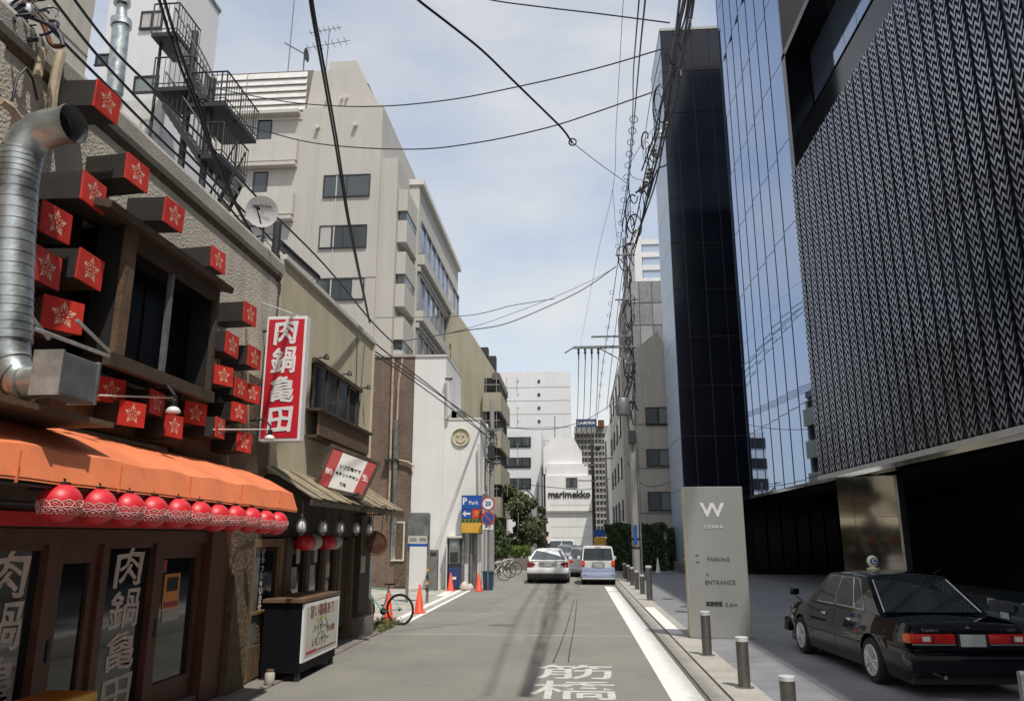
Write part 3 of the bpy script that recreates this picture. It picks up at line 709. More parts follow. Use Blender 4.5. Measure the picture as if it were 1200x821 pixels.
sg = thing('rooftop_billboard', 'blue rooftop signboard with white letters on the grey apartment block', 'sign', (p.x+2, 123.5, p.z))
a = P(675, 491, 123.5); b2 = P(699, 500, 123.5)
B(a.x, b2.x, 123.4, 123.6, b2.z, a.z).build('board', 'navy', sg)
tx = text('lettering', 'LABORA', 1.0, 'white', sg, ((a.x+b2.x)/2, 123.37, (a.z+b2.z)/2), '-y', .01, .02); sc = (b2.x-a.x)*.85/tx.dimensions.x; tx.scale = (sc, sc*.9, 1)
m = MB()
for i in range(5): m.box(a.x+i*(b2.x-a.x)/4.1, a.x+i*(b2.x-a.x)/4.1+.12, 123.65, 123.8, b2.z-1.5, a.z)
m.build('frame', 'iron', sg)
a = P(701, 492, 124); b2 = P(708, 500, 124); B(a.x, b2.x, 123.8, 125.5, b2.z, a.z).build('rooftop_water_tank', 'rust', label='small orange brown tank on the roof beside the blue signboard', cat='tank')
# right far beige slabs beyond pole
rb = thing('far_right_building', 'pale narrow building with slanted dark windows between apartments and utility pole', 'building', (5, 82, 0))
p = P(714, 495, 80); q = P(737, 495, 80); B(p.x, q.x+3, 80, 95, 0, p.z).build('wall', 'white_far', rb)
for j in range(5):
    z = p.z-1.6-j*2.6; B(p.x-.02+.5, p.x+1.1, 79.9, 80, z-1.3, z).build('window', 'glass_window', rb)
# ================================================================== RESTAURANT (left front)
def brush(me):
    # swelling strokes and a rising slant, as of a brush
    for v in me.vertices:
        x, y = v.co.x, v.co.y
        v.co.x = x+.012*sin(y*31+x*9)+y*.04; v.co.y = y+.012*sin(x*27+1)+x*.10
W1 = -4.7
r1 = thing('restaurant_building', 'rough beige stucco restaurant building with dark bay window above an orange awning', 'restaurant', (-5.5, 7, 0))
B(-10.4, W1, 1.0, 11.45, 2.75, 6.12).build('stucco_wall', 'stucco', r1)
MB().prism([(-10.4, 6.12), (-4.66, 6.12), (-4.64, 6.18), (-4.64, 6.34), (-4.67, 6.40), (-10.4, 6.6)], 'y', .9, 11.5).build('roof_edge', 'concrete', r1)
MB().prism([(-4.70, 6.04), (-4.66, 6.115), (-4.70, 6.115)], 'y', .9, 11.5).build('eave_shade', 'stone_post', r1)  # dark strip: the eave's shadow put into its colour
B(-10.4, -4.72, 11.45, 11.6, 0, 6.4).build('corner_wall', 'galv_dull', r1)
# pilaster ribs and conduits high on the wall, near the camera
for y in (4.55, 5.05): B(W1-.002, W1+.10, y, y+.16, 2.8, 5.98).build('pilaster', 'stucco', r1)
def wpipe(pts, r, m, parent, name='conduit', n=7, X=-4.62): return MB().tube([ax(x, y, X) if len(p) == 2 else None for p in pts for x, y in [p[:2]]], r, n).build(name, m, parent, 50)
wpipe([(72, 62), (67, 80), (62, 110), (58, 150)], .045, 'pipe_beige', r1)
wpipe([(50, 58), (46, 78), (44, 90)], .04, 'pipe_beige', r1)
wpipe([(0, 118), (12, 126), (24, 142), (30, 158)], .035, 'pipe_beige', r1, X=-4.5)
wpipe([(14, 118), (20, 90), (30, 80), (38, 92), (44, 118)], .012, 'cable', r1)
# bay window
bw = MB()
BX = -4.2; y0, y1 = 6.55, 8.45; zt, zb = 4.93, 3.68
MB().box(W1, BX-.3, y0, y1, zb-.02, zt).box(W1, BX-.04, y0, y0+.02, zb, zt).box(W1, BX-.04, y1-.02, y1, zb, zt).box(W1, BX-.04, y0+.02, y1-.02, zb-.04, zb-.01).build('bay_interior', 'void_shade', r1)
f = B(BX-.03, BX+.03, y0-.02, y0+.13, zb, zt).build('bay_window', 'wood_brown', r1)
B(BX-.03, BX+.02, 7.38, 7.43, zb, zt).build('window_post', 'galv_dull', f); B(BX-.03, BX+.03, y1-.06, y1, zb, zt).build('window_post', 'wood_dark', f)
B(BX-.03, BX+.025, y0+.13, y1-.06, zt-.18, zt).build('window_rail', 'wood_dark', f); B(BX-.03, BX+.05, y0-.1, y1+.05, zb-.12, zb).build('window_sill', 'wood_dark', f)
for a, b_ in ((y0+.13, 7.38), (7.43, y1-.06)): B(BX-.29, BX-.28, a, b_, zb, zt-.18).build('pane', 'glass_dim', f)
MB().slab([(W1, y0-.5, zt+.18), (BX+.14, y0-.5, zt+.04), (BX+.14, y1+.12, zt+.04), (W1, y1+.12, zt+.18)], .07).build('bay_roof', 'wood_dark', r1)
B(W1, W1+.03, 5.7, y0, zb-.3, 5.1).build('recess_shade', 'void_shade', r1)  # near-black sheet on the wall, painted shade of the open bay side
B(W1, W1+.12, 6.3, 8.6, 3.05, zb-.13).build('bay_base', 'wood_brown', r1)
for k in range(6): B(W1+.12, W1+.14, 6.3+k*.385, 6.3+k*.385+.375, 3.06, zb-.14).build('board', 'wood_brown', r1)
B(W1, W1+.06, 8.6, 11.4, 2.95, 3.5).build('lower_board', 'wood_brown', r1)
B(W1, W1+.04, 8.7, 11.3, 3.5, 4.35).build('lower_panel', 'stone_post', r1)
mbr = MB()
for s in (ax(28, 360, -4.1), ax(57, 397, -4.1)), (ax(90, 375, -4.0), ax(128, 412, -4.0)), (ax(40, 385, -4.05), ax(127, 417, -4.0)):
    mbr.tube(list(s), .018, 5)
mbr.build('steel_bracket', 'galv', r1)
# ground floor joinery
def gl(n, a, b_, z0, z1, m='wood_red', x0=-4.9, x1=-4.8, par=None): return B(x0, x1, a, b_, z0, z1).build(n, m, par or r1)
B(-10.4, -4.95, 1.0, 11.45, 0, 2.74).build('ground_floor_wall', 'void_shade', r1)
gl('lintel', 4, 9.95, 1.98, 2.12, 'wood_red', x1=-4.76); gl('lintel', 4, 11.4, 2.13, 2.7, 'wood_dark', x1=-4.72); gl('beam', 4, 9.95, 2.14, 2.26, 'lantern_red', x0=-4.72, x1=-4.68)
gl('sill', 4, 9.95, 0, .14, 'concrete_dark', x1=-4.74)
for a, b_ in ((4.2, 4.8), (6.86, 6.98), (7.70, 7.82), (8.72, 8.82)): gl('door_post', a, b_, .14, 1.98, x1=-4.77)
gl('corner_post', 9.95, 10.5, 0, 2.12, 'wood_red', x1=-4.7); gl('stone_post', 10.52, 11.12, 0, 2.7, 'stone_post', x1=-4.62)
for a, b_ in ((5.95, 6.86), (7.82, 8.72)):
    f = gl('text_window', a, b_, .14, .32); gl('rail', a, b_, 1.93, 1.98, par=f); gl('pane', a, b_, .32, 1.93, 'glass_dark', x0=-4.89, x1=-4.85, par=f)
    sz = (b_-a)*.52
    for i, ch in enumerate('肉鍋亀田'):
        t_ = text('painted_character', ch, .44, 'letter_wood', f, (-4.846, (a+b_)/2+.06, 1.70-i*.43), '+x', .003, .005); t_.scale = (1.38, .97, 1)
        brush(t_.data)
for a, b_ in ((4.85, 5.9), (6.98, 7.70), (8.82, 9.93)):
    f = gl('door', a, a+.16, .14, 1.98, x0=-4.88, x1=-4.81); gl('stile', b_-.13, b_, .14, 1.98, par=f, x0=-4.88, x1=-4.81); gl('rail', a+.16, b_-.13, 1.8, 1.98, par=f, x0=-4.88, x1=-4.81)
    gl('rail', a+.16, b_-.13, .14, .42, par=f, x0=-4.88, x1=-4.81); gl('pane', a+.16, b_-.13, .42, 1.8, 'glass_dark', x0=-4.87, x1=-4.84, par=f)
    MB().tube([(-4.79, a+.07, .95), (-4.79, a+.07, 1.12)], .014, 6).box(-4.81, -4.805, a+.03, a+.11, .93, 1.14).build('handle', 'iron', f)
f = B(-4.836, -4.832, 9.08, 9.45, 1.22, 1.62).build('poster', 'amber', r1); B(-4.831, -4.829, 9.1, 9.43, 1.24, 1.3).build('poster_strip', 'text_red', f); B(-4.831, -4.829, 9.14, 9.40, 1.42, 1.58).build('poster_strip', 'text_black', f)
B(-4.836, -4.832, 9.1, 9.5, 1.08, 1.2).build('poster', 'paper', r1); B(-4.836, -4.832, 9.0, 9.1, 1.64, 1.78).build('poster', 'text_red', r1)
MB().bbox(-4.8, -4.74, 5.35, 5.6, 1.86, 1.98).build('meter_box', 'white_soft', r1)

# awning
aw = thing('orange_awning', 'long orange canvas awning with angled front over the restaurant doors', 'awning', (-4.1, 8, 2.4))
AY0, AY1 = 1.5, 9.95
prof = [(-4.68, 2.99), (-4.35, 2.90), (-4.0, 2.77), (-3.68, 2.60), (-3.6, 2.38)]
n = 40; vs = []; fs = []
for i in range(n+1):
    t = i/n; y = AY0+(AY1-AY0)*t
    for j, (x, z) in enumerate(prof):
        sag = .012*sin(t*58+j)*(.2 if j in (0, 4) else 1)
        vs.append((x, y, z+sag+.05*max(0, (AY1-y)/5.3)))
k = len(prof)
for i in range(n):
    for j in range(k-1): fs.append((i*k+j, i*k+j+1, (i+1)*k+j+1, (i+1)*k+j))
vs2 = [(x-.0, y, z-.02) for x, y, z in vs]; o_ = len(vs)
fs2 = [tuple(i+o_ for i in f)[::-1] for f in fs]
MB().add(vs+vs2, fs+fs2).build('canopy', 'orange', aw, 20)
MB().prism([p for p in prof]+[(-4.68, 2.5)], 'y', AY1, AY1+.015).build('end_panel', 'orange', aw)
MB().add([(-3.6, AY1, 2.38), (-3.68, AY1, 2.60), (-3.78, AY1+.2, 2.58), (-3.74, AY1+.2, 2.38)], [(0, 1, 2, 3)]).build('corner_flap', 'orange', aw)
m = MB()
for y in [AY0+.05+i*1.2 for i in range(8)]: m.tube([(-4.68, y, 2.45), (-3.64, y, 2.4)], .016, 6)
m.tube([(-3.63, AY0, 2.39), (-3.63, AY1, 2.39)], .018, 6).tube([(-4.2, AY0, 2.3), (-4.2, AY1, 2.3)], .02, 6); m.build('frame', 'iron', aw)
m = MB()
for i in range(6): y = 3.6+i*1.15; m.box(-3.61, -3.592, y, y+.012, 2.39, 2.6)
m.build('seam', 'orange', aw, kind='stuff')
# round red lanterns
lx = [70, 112, 147, 176, 205, 230, 252, 272, 291, 308, 323]
names = ['largest round red lantern, nearest at the left end of the lantern row', 'round red lantern second from the left end of the row under the awning', 'round red lantern third from the left end of the awning row', 'round red lantern fourth from the left in the awning row',
 'round red lantern fifth from the left in the awning row', 'middle round red lantern, sixth in the row of eleven', 'round red lantern fifth from the right end under the awning', 'round red lantern fourth from the right end under the awning', 'round red lantern third from the right end under the awning', 'round red lantern next to the last at the far end of the awning', 'small last round red lantern at the far right end of the awning']
def lantern_meshes():
    R = .145
    body = MB(); prof = []
    nn = 26
    for i in range(nn+1):
        a = -pi/2+pi*i/nn; rr = R*cos(a)*(1+.012*(i % 2)); prof.append((max(rr, .03 if i in (0, nn) else 0), R*.96*sin(a)))
    body.lathe(prof, n=26)
    pat = MB()
    for row, (za, rad) in enumerate(((-.38, .30), (-.02, .30), )):
        for k in range(11):
            th = 2*pi*(k+.5*row)/11
            for q in range(5):
                pts = []
                for s_ in range(0, 5):
                    u = radians(72*q+18+s_*18*1.0); rr = rad*(.78+.22*abs(cos(2.5*(u-radians(18)))))
                    la = za+rr*sin(u)*.62; lo = th+rr*cos(u)*.95
                    pts.append((R*1.02*cos(la)*cos(lo), R*1.02*cos(la)*sin(lo), R*.98*sin(la)))
                pat.tube(pts, .0042, 3, cap=False)
            pts = []
            for s_ in range(7):
                u = 2*pi*s_/6; la = za+.1*sin(u)*.62; lo = th+.1*cos(u)*.95; pts.append((R*1.02*cos(la)*cos(lo), R*1.02*cos(la)*sin(lo), R*.98*sin(la)))
            pat.tube(pts, .0035, 3, cap=False)
    cap = MB().lathe([(.055, R*.93), (.055, R*1.02), (.02, R*1.05), (.02, R*1.2)], n=12)
    return body.mesh('body', 'lantern_red', 60), pat.mesh('flower_pattern', 'lantern_white'), cap.mesh('cap', 'black_plastic', 40)
lb, lp, lc = lantern_meshes()
for i in range(11):
    p = ax(lx[i], 590+(lx[i]-70)*.087, -3.62)
    t = thing('round_lantern', names[i], 'lantern', (-3.62, p.y, p.z+random.uniform(-.006, .006)), 'round red lanterns under the awning', random.uniform(0, 6))
    link('body', lb, t); link('flower_pattern', lp, t); link('cap', lc, t)

# red-faced sign boxes
def quadbox():
    bdy = MB().box(-.45, -.012, -.18, .18, -.135, .135)
    fc = MB().box(-.012, .006, -.187, .187, -.142, .142)
    em = MB()
    def dia(cy, cz, ang, l, w_):
        c_, s_ = cos(ang), sin(ang); q = [(l, 0), (0, w_), (-l, 0), (0, -w_)]
        return [(.0075, cy+a*c_-b*s_, cz+a*s_+b*c_) for a, b in q]
    for k in range(5):
        a = pi/2+k*2*pi/5
        em.add(dia(.092*cos(a), .088*sin(a), a, .034, .017), [(0, 1, 2, 3)])
        a2 = a+pi/5; em.add(dia(.042*cos(a2), .042*sin(a2), a2, .020, .009), [(0, 1, 2, 3)])
        em.add(dia(.052*cos(a), .05*sin(a), a, .009, .009), [(0, 1, 2, 3)])
        for sgn in (-1, 1):
            a3 = a+sgn*.33; em.add(dia(.074*cos(a3), .07*sin(a3), a3, .017, .008), [(0, 1, 2, 3)])
    em.add(dia(0, 0, 0, .011, .011), [(0, 1, 2, 3)])
    return bdy.mesh('box_body', 'box_dark'), fc.mesh('red_face', 'sign_red'), em.mesh('flower_emblem', 'emblem', -1)
qb, qf, qe = quadbox()
G = 'red flower sign boxes on the restaurant wall'
# (pixel centre of red face, rotation, label, depth offset)
SB = [((126, 120), 0, 'topmost red flower sign box, under the roof edge above the silver duct mouth', 0),
 ((161, 203), 0, 'red flower sign box high on the stucco, right of and above the bay roof corner', 0),
 ((110, 226), 0, 'red flower sign box just above the left corner of the bay window roof', 0),
 ((66, 261), 0, 'red flower sign box touching the silver duct, upper one of two beside it', 0),
 ((204, 252), 0, 'red flower sign box alone on the stucco above the middle of the bay roof', 0),
 ((106, 316), 0, 'red flower sign box in front of the left post of the bay window', .02),
 ((54, 313), 0, 'red flower sign box half covered by the silver duct, lower of two beside it', 0),
 ((74, 369), -.3, 'red flower sign box turned to the street, above the galvanised duct box', .04),
 ((256, 305), 0, 'red flower sign box above the right end of the bay window roof', 0),
 ((293, 368), 0, 'topmost red flower sign box of the cluster beside the vertical red signboard', 0),
 ((272, 404), 0, 'upper left red flower sign box in the cluster right of the bay window', 0),
 ((298, 419), 0, 'red flower sign box at the right edge of the cluster, second from the top', 0),
 ((262, 440), -.35, 'red flower sign box turned frontal at the left edge of the cluster by the signboard', .03),
 ((282, 455), 0, 'red flower sign box in the middle of the cluster by the signboard', -.03),
 ((296, 461), -.3, 'small frontal red flower sign box wedged against the signboard in the cluster', -.05),
 ((280, 483), -.2, 'red flower sign box below the middle of the cluster by the signboard', .0),
 ((258, 501), .1, 'red flower sign box right of the small lamp, low above the awning', .02),
 ((286, 518), -.2, 'lowest red flower sign box of the cluster, directly over the awning', .0),
 ((130, 457), -.4, 'frontal red flower sign box next to the galvanised duct box, crossed by a rod', -.1),
 ((155, 485), -.25, 'low red flower sign box over the awning, second from the duct box', .05),
 ((184, 472), .05, 'red flower sign box left above the small hanging lamp', -.02),
 ((204, 499), -.1, 'red flower sign box directly under the small hanging lamp', .04),
 ((229, 484), -.35, 'frontal red flower sign box right of the small hanging lamp', -.05)]
for (px, rz, lab, dx) in SB:
    p = ax(px[0], px[1], -4.25+dx)
    t = thing('sign_box', lab, 'sign', (p.x, p.y, p.z), G, rz)
    t.rotation_euler = (random.uniform(-.03, .03), random.uniform(-.05, .04), rz+random.uniform(-.05, .05)); t.scale = [random.uniform(.93, 1.0)*(.88 if px[1] > 435 else 1)]*3
    link('box_body', qb, t); link('red_face', qf, t, (0, 0, 0), (0, 0, 0)); link('flower_emblem', qe, t)
# thin rods that carry the lower boxes
rod = thing('carrier_rods', 'thin pale horizontal rods running past the lower red sign boxes', 'rod', (-4.3, 8, 3.5))
for a in (((116, 463), (205, 466)), ((250, 503), (320, 503))): MB().tube([ax(*a[0], -4.22), ax(*a[1], -4.22)], .009, 5).build('rod', 'white_soft', rod)
MB().tube([ax(255, 385, -4.55), ax(258, 520, -4.55)], .02, 6).build('pole', 'galv_dull', rod); MB().tube([ax(289, 385, -4.55), ax(291, 520, -4.55)], .02, 6).build('pole', 'pipe_beige', rod)
# small lamps
def clamp_lamp(px, py, X, lab):
    p = ax(px, py, X); t = thing('spot_lamp', lab, 'lamp', p, 'small spot lamps')
    MB().lathe([(.07, -.02), (.075, -.005), (.05, .03), (.02, .045), (0, .045)], p, 14).build('glass_bulb', 'dish', t, 60)
    MB().lathe([(.03, .04), (.034, .1), (.012, .12), (.012, .17)], p, 10).build('socket', 'black_plastic', t, 40)
    MB().tube([p+Vector((0, 0, .16)), p+Vector((-.1, .02, .26)), p+Vector((-.3, 0, .24))], .014, 5).build('arm', 'iron', t)
clamp_lamp(203, 481, -4.05, 'small round spot lamp on a black arm among the low red boxes'); clamp_lamp(316, 513, -4.1, 'small spot lamp at the bottom left corner of the vertical red signboard')
# spiral duct
dt = thing('spiral_duct', 'silver spiral exhaust duct rising up the restaurant wall with open black mouth', 'duct', (-4.1, 5.2, 3.2))
YD = 5.2
def D(px, py): return ay(px, py, YD)
path = [D(11, 400), D(12, 350), D(15, 280), D(20, 215), D(26, 180), D(36, 162), D(52, 152)]
path2 = [path[-1]+Vector((.0, -.0, 0)), D(70, 149)+Vector((.03, -.02, 0)), D(88, 147)+Vector((.06, -.05, 0))]
MB().tube(path[:5], .152, 22, cap=False).build('pipe', 'galv', dt, 50)
MB().tube([path[4], path[5], D(47, 154), D(64, 149), D(84, 147)+Vector((.03, -.02, 0))], .153, 22, cap=False, r1=.145).build('elbow', 'galv', dt, 50)
e = D(84, 147)+Vector((.03, -.02, 0)); dr = (e-D(64, 149)).normalized()
MB().tube([e-dr*.03, e+dr*.005], .156, 22, cap=False).build('mouth_rim', 'galv', dt, 50); MB().tube([e-dr*.16, e-dr*.15], .145, 22).build('mouth', 'void_shade', dt)  # black disc inside: the duct's inner shade given as colour
m = MB()
for i in range(22):
    t = i/21; a = path[0].lerp(path[4], t)
    # follow the pipe
    segs = path[:5]; u = t*4; k = min(3, int(u)); a = segs[k].lerp(segs[k+1], u-k); d = (segs[k+1]-segs[k]).normalized()
    m.tube([a-d*.006+Vector((0, 0, 0)), a+d*.006], .156, 22, cap=True)
m.build('spiral_seam', 'galv', dt, 50)
low = [D(11, 400), D(12, 424), D(18, 442), D(30, 449), D(56, 446)]
MB().tube(low, .14, 20, cap=False, r1=.12).build('elbow', 'galv', dt, 50)
m = MB()
for i in (0, 1, 2, 3): d = (low[i+1]-low[i]).normalized(); m.tube([low[i]-d*.01, low[i]+d*.01], .15-.006*i, 20)
m.build('joint_ring', 'galv_dull', dt, 50)
MB().tube([(-4.7, 5.35, 3.9), (-4.25, 5.25, 3.9)], .02, 6).tube([(-4.7, 5.35, 4.6), (-4.2, 5.25, 4.6)], .02, 6).build('wall_bracket', 'iron', dt)
a = ax(75, 411, -3.52); b_ = ax(117, 424, -3.52); c = ax(75, 466, -3.52)
gb = thing('duct_box', 'galvanised square fan box at the foot of the spiral duct', 'fan box', (-3.7, a.y, c.z))
MB().bbox(-3.72, -3.52, a.y, b_.y, c.z+.02, a.z, .01).build('casing', 'galv_dull', gb)
for yy in (a.y, b_.y): B(-3.73, -3.512, yy-.012, yy+.012, c.z+.01, a.z+.01).build('flange', 'galv', gb)
MB().slab([(-4.6, a.y-1.2, c.z-.05), (-3.66, a.y-1.2, c.z-.05), (-3.66, b_.y+.5, c.z-.05), (-4.6, b_.y+.5, c.z-.05)], .04).build('shelf', 'wood_brown', gb)
# satellite dish
p = ay(307, 248, 10.6); t = thing('satellite_dish', 'white round satellite dish with dark print above the restaurant roof corner', 'satellite dish', (p.x, p.y, 6.4))
dm = MB(); dm.lathe([(0, .035), (.1, .03), (.17, .015), (.235, -.01), (.24, -.02), (.17, 0), (0, .015)], n=28, axis='y')
o = dm.build('reflector', 'dish', None, 50); o.parent = t; o.location = (0, 0, p.z-6.4); o.rotation_euler = (radians(18), 0, radians(20))
tx = text('print', 'ANTENNA', .06, 'text_black', t, p+Vector((.01, -.035, .07)), '-y', .001, .001); tx.rotation_euler = (radians(100), 0, radians(14))
MB().tube([p+Vector((0, .03, 0)), p+Vector((0, .1, -.1)), Vector((p.x, p.y+.1, 6.3))], .02, 6).tube([p+Vector((0, 0, -.2)), p+Vector((.03, -.26, -.05))], .012, 5).tube([p+Vector((.03, -.30, -.05)), p+Vector((.03, -.2, -.04))], .03, 8).build('mast', 'iron', t)
# vertical red signboard
sb = thing('vertical_signboard', 'tall vertical red signboard with white brush characters in a white frame', 'sign', (-4.3, 10.9, 3.4))
SX0, SX1, SZ0, SZ1 = -4.60, -3.98, 3.40, 5.30
MB().bbox(SX0, SX1, 10.9, 11.08, SZ0, SZ1, .015).build('case', 'white', sb)
B(SX0+.035, SX1-.035, 10.893, 10.9, SZ0+.05, SZ1-.05).build('red_panel', 'panel_red', sb)
for i, ch in enumerate('肉鍋亀田'):
    t_ = text('character', ch, .44, 'white', sb, ((SX0+SX1)/2, 10.888, 5.03-i*.445), '-y', .003, .010); t_.scale = (.9, .95, 1)
    brush(t_.data)
for z in (3.6, 5.1): MB().tube([(-4.72, 11.0, z), (SX0, 11.0, z)], .02, 6).build('bracket', 'iron', sb)

# ================================================================== SECOND SHOP (mustard)
r2 = thing('mustard_shop_building', 'mustard yellow two storey shop building with boxed upstairs window and dark timber shopfront', 'shop', (-5.5, 14.5, 0))
Y0, Y1 = 11.62, 17.4
B(-10, W1, Y0, Y1, 3.0, 6.5).build('wall', 'mustard', r2)
B(-10, W1+.05, Y0, Y1+.05, 6.5, 6.58).build('coping', 'white_soft', r2)
B(-4.705, W1+.045, Y1-.02, Y1+.04, 2.6, 6.49).build('corner_trim', 'cream_edge', r2)
a, b_ = 13.25, 16.25
B(W1, W1+.012, a, b_, 4.22, 5.12).build('opening_shade', 'void_shade', r2)  # thin near-black sheet paints the shade behind the upstairs window
f = B(W1+.02, W1+.1, a-.05, b_+.08, 5.12, 5.2).build('upper_window', 'wood_dark', r2)
for i in range(5): B(W1+.02, W1+.06, a+.05+i*.72, a+.1+i*.72, 4.22, 5.12).build('mullion', 'wood_dark', f)
for i in range(3): B(W1+.02, W1+.035, a+.12+i*.72, a+.74+i*.72, 4.25, 5.1).build('pane', 'glass_dark', f)
for i in range(6): B(W1+.22, W1+.26, 13.1+i*.56, 13.1+i*.56+.54, 3.78, 4.2).build('balcony_board', 'wood_brown', r2)
B(W1, W1+.32, 13.0, 16.5, 4.2, 4.25).build('balcony_top', 'wood_dark', r2); B(W1, W1+.22, 13.1, 16.45, 3.74, 3.79).build('balcony_floor', 'wood_dark', r2)
for i in range(3):
    y = 13.6+i*1.5; p = Vector((W1+.15, y, 5.3)); MB().tube([(W1, y, 5.28), p], .015, 5).lathe([(.06, -.04), (.03, .05), (0, .05)], p, 8).build('spotlight', 'iron', r2)
wx = MB(); wx.tube([(W1+.02, 16.0, 6.3), (W1+.02, 16.2, 3.6)], .012, 5).tube([(W1+.02, 16.6, 6.3), (W1+.02, 16.3, 3.9)], .012, 5).build('cable_drop', 'cable_grey', r2)
# tin canopy: overlapping sheets
cn = thing('tin_canopy', 'weathered tin sheet canopy sloping out over the timber shopfront', 'canopy', (-4.3, 14.5, 2.7))
for i in range(16):
    y = 11.35+i*.395; dz = .012*(i % 2)
    MB().slab([(W1, y, 3.12+dz), (-3.86, y, 2.62+dz), (-3.86, y+.41, 2.60+dz), (W1, y+.41, 3.10+dz)], .018).build('tin_sheet', 'tin', cn)
B(-3.92, -3.87, 11.35, 17.6, 2.5, 2.59).build('fascia', 'wood_dark', cn)
m = MB()
for i in range(9): MB().tube([(W1, 11.5+i*.74, 2.95), (-3.9, 11.5+i*.74, 2.52)], .03, 4).build('rafter', 'wood_dark', cn)
m = MB()
for i in range(14): m.slab([(-3.86, 16.4+.08*i, 2.58), (-3.86, 16.4+.08*i, 2.46-.03*random.random()), (-3.86, 16.46+.08*i, 2.48), (-3.86, 16.46+.08*i, 2.58)], .006)
m.build('shingle_fringe', 'stone_post', cn)
# shopfront
B(-10, -4.9, Y0, Y1, 0, 3.0).build('ground_floor_wall', 'void_shade', r2)
def g2(n, a, b2, z0, z1, m='wood_dark', x0=-4.85, x1=-4.72, par=None): return B(x0, x1, a, b2, z0, z1).build(n, m, par or r2)
g2('header', Y0, Y1, 2.05, 3.0, 'wood_dark', x1=-4.7)
for i in range(14): g2('header_board', Y0+i*.41, Y0+i*.41+.4, 2.12, 2.98, 'wood_dark', x0=-4.7, x1=-4.685)
f = g2('door', 11.22, 11.34, .05, 2.02, 'wood_tan', x1=-4.68)
g2('stile', 12.32, 12.46, .05, 2.02, 'wood_tan', par=f, x1=-4.68); g2('rail', 11.34, 12.32, 1.9, 2.02, 'wood_tan', par=f, x1=-4.68); g2('pane', 11.34, 12.32, .98, 1.9, 'glass_dark', par=f, x1=-4.74)
for i in range(6): g2('door_board', 11.34+i*.163, 11.34+i*.163+.158, .05, .5, 'wood_brown', par=f, x1=-4.70)
g2('notice', 11.4, 12.0, .52, .93, 'stone_post', par=f, x1=-4.73); g2('rail', 11.34, 12.32, .94, .98, 'wood_tan', par=f, x1=-4.69)
MB().tube([(-4.64, 12.2, .75), (-4.64, 12.2, 1.25)], .02, 8).build('handle', 'wood_brown', f)
t_ = text('painted_lettering', 'いらっしゃいませ', .13, 'letter_wood', f, (-4.735, 11.75, 1.42), '+x', .002, .003, vertical=.9)
g2('post', 12.55, 12.75, 0, 2.04, 'wood_brown', x1=-4.66)
for i, (a, b2) in enumerate(((12.78, 13.6), (13.7, 14.5), (14.6, 15.3))):
    f = g2('shop_window', a, a+.07, .9, 2.02, 'wood_brown', x1=-4.68); g2('stile', b2, b2+.07, .9, 2.02, 'wood_brown', par=f, x1=-4.68); g2('pane', a+.07, b2, .95, 2.0, 'glass_dark', par=f, x1=-4.75); g2('sill', a, b2+.07, .84, .9, 'wood_brown', par=f, x1=-4.62)
    g2('notice', a+.15, a+.5, 1.2+.05*i, 1.55, 'paper', par=f, x0=-4.75, x1=-4.745)
    if i < 2: g2('notice', a+.45, a+.62, 1.6, 1.92, 'paper', par=f, x0=-4.75, x1=-4.745)
    f2 = g2('dado_board', a, b2+.07, .02, .83, 'wood_dark', x1=-4.7)
g2('post', 15.4, 15.6, 0, 2.04, 'wood_brown', x1=-4.66); g2('pane', 15.62, 16.3, .3, 2.0, 'glass_window', x1=-4.75)
g2('post', 16.32, 16.5, 0, 2.04, 'wood_brown', x1=-4.66)
MB().bbox(-4.85, -4.4, 16.6, 17.35, 0, .42, .03).build('step_block', 'concrete_dark', r2); g2('end_post', 16.55, 17.38, .42, 2.5, 'wood_dark', x1=-4.55)
g2('notice', 16.6, 16.95, 1.3, 1.65, 'paper', x0=-4.548, x1=-4.54)
# hanging caged bulbs
bl_l = ['nearest hanging caged bulb under the tin canopy, by the awning end', 'second hanging caged bulb under the tin canopy from the awning', 'middle hanging caged bulb under the tin canopy', 'fourth hanging caged bulb under the tin canopy from the awning', 'last hanging caged bulb under the tin canopy, by the round wooden sign']
bm1 = MB().lathe([(.0, -.11), (.045, -.09), (.06, -.04), (.045, .02), (.025, .05), (.025, .07)], n=12).mesh('bulb', 'dish', 60)
bm2m = MB()
for k in range(6):
    a = 2*pi*k/6; bm2m.tube([(.02*cos(a), .02*sin(a), .10), (.075*cos(a), .075*sin(a), 0), (.075*cos(a), .075*sin(a), -.07), (.01*cos(a), .01*sin(a), -.15)], .004, 3)
bm2 = bm2m.mesh('cage', 'alu'); bm3 = MB().lathe([(.028, .06), (.03, .13), (.01, .15), (.006, .32)], n=10).mesh('socket', 'iron')
for i, px in enumerate((354, 379, 399, 418, 433)):
    p = ax(px, 606, -3.98); t = thing('caged_bulb', bl_l[i], 'lamp', (p.x, p.y, 2.22), 'caged bulbs under the tin canopy')
    link('bulb', bm1, t); link('cage', bm2, t); link('socket', bm3, t)
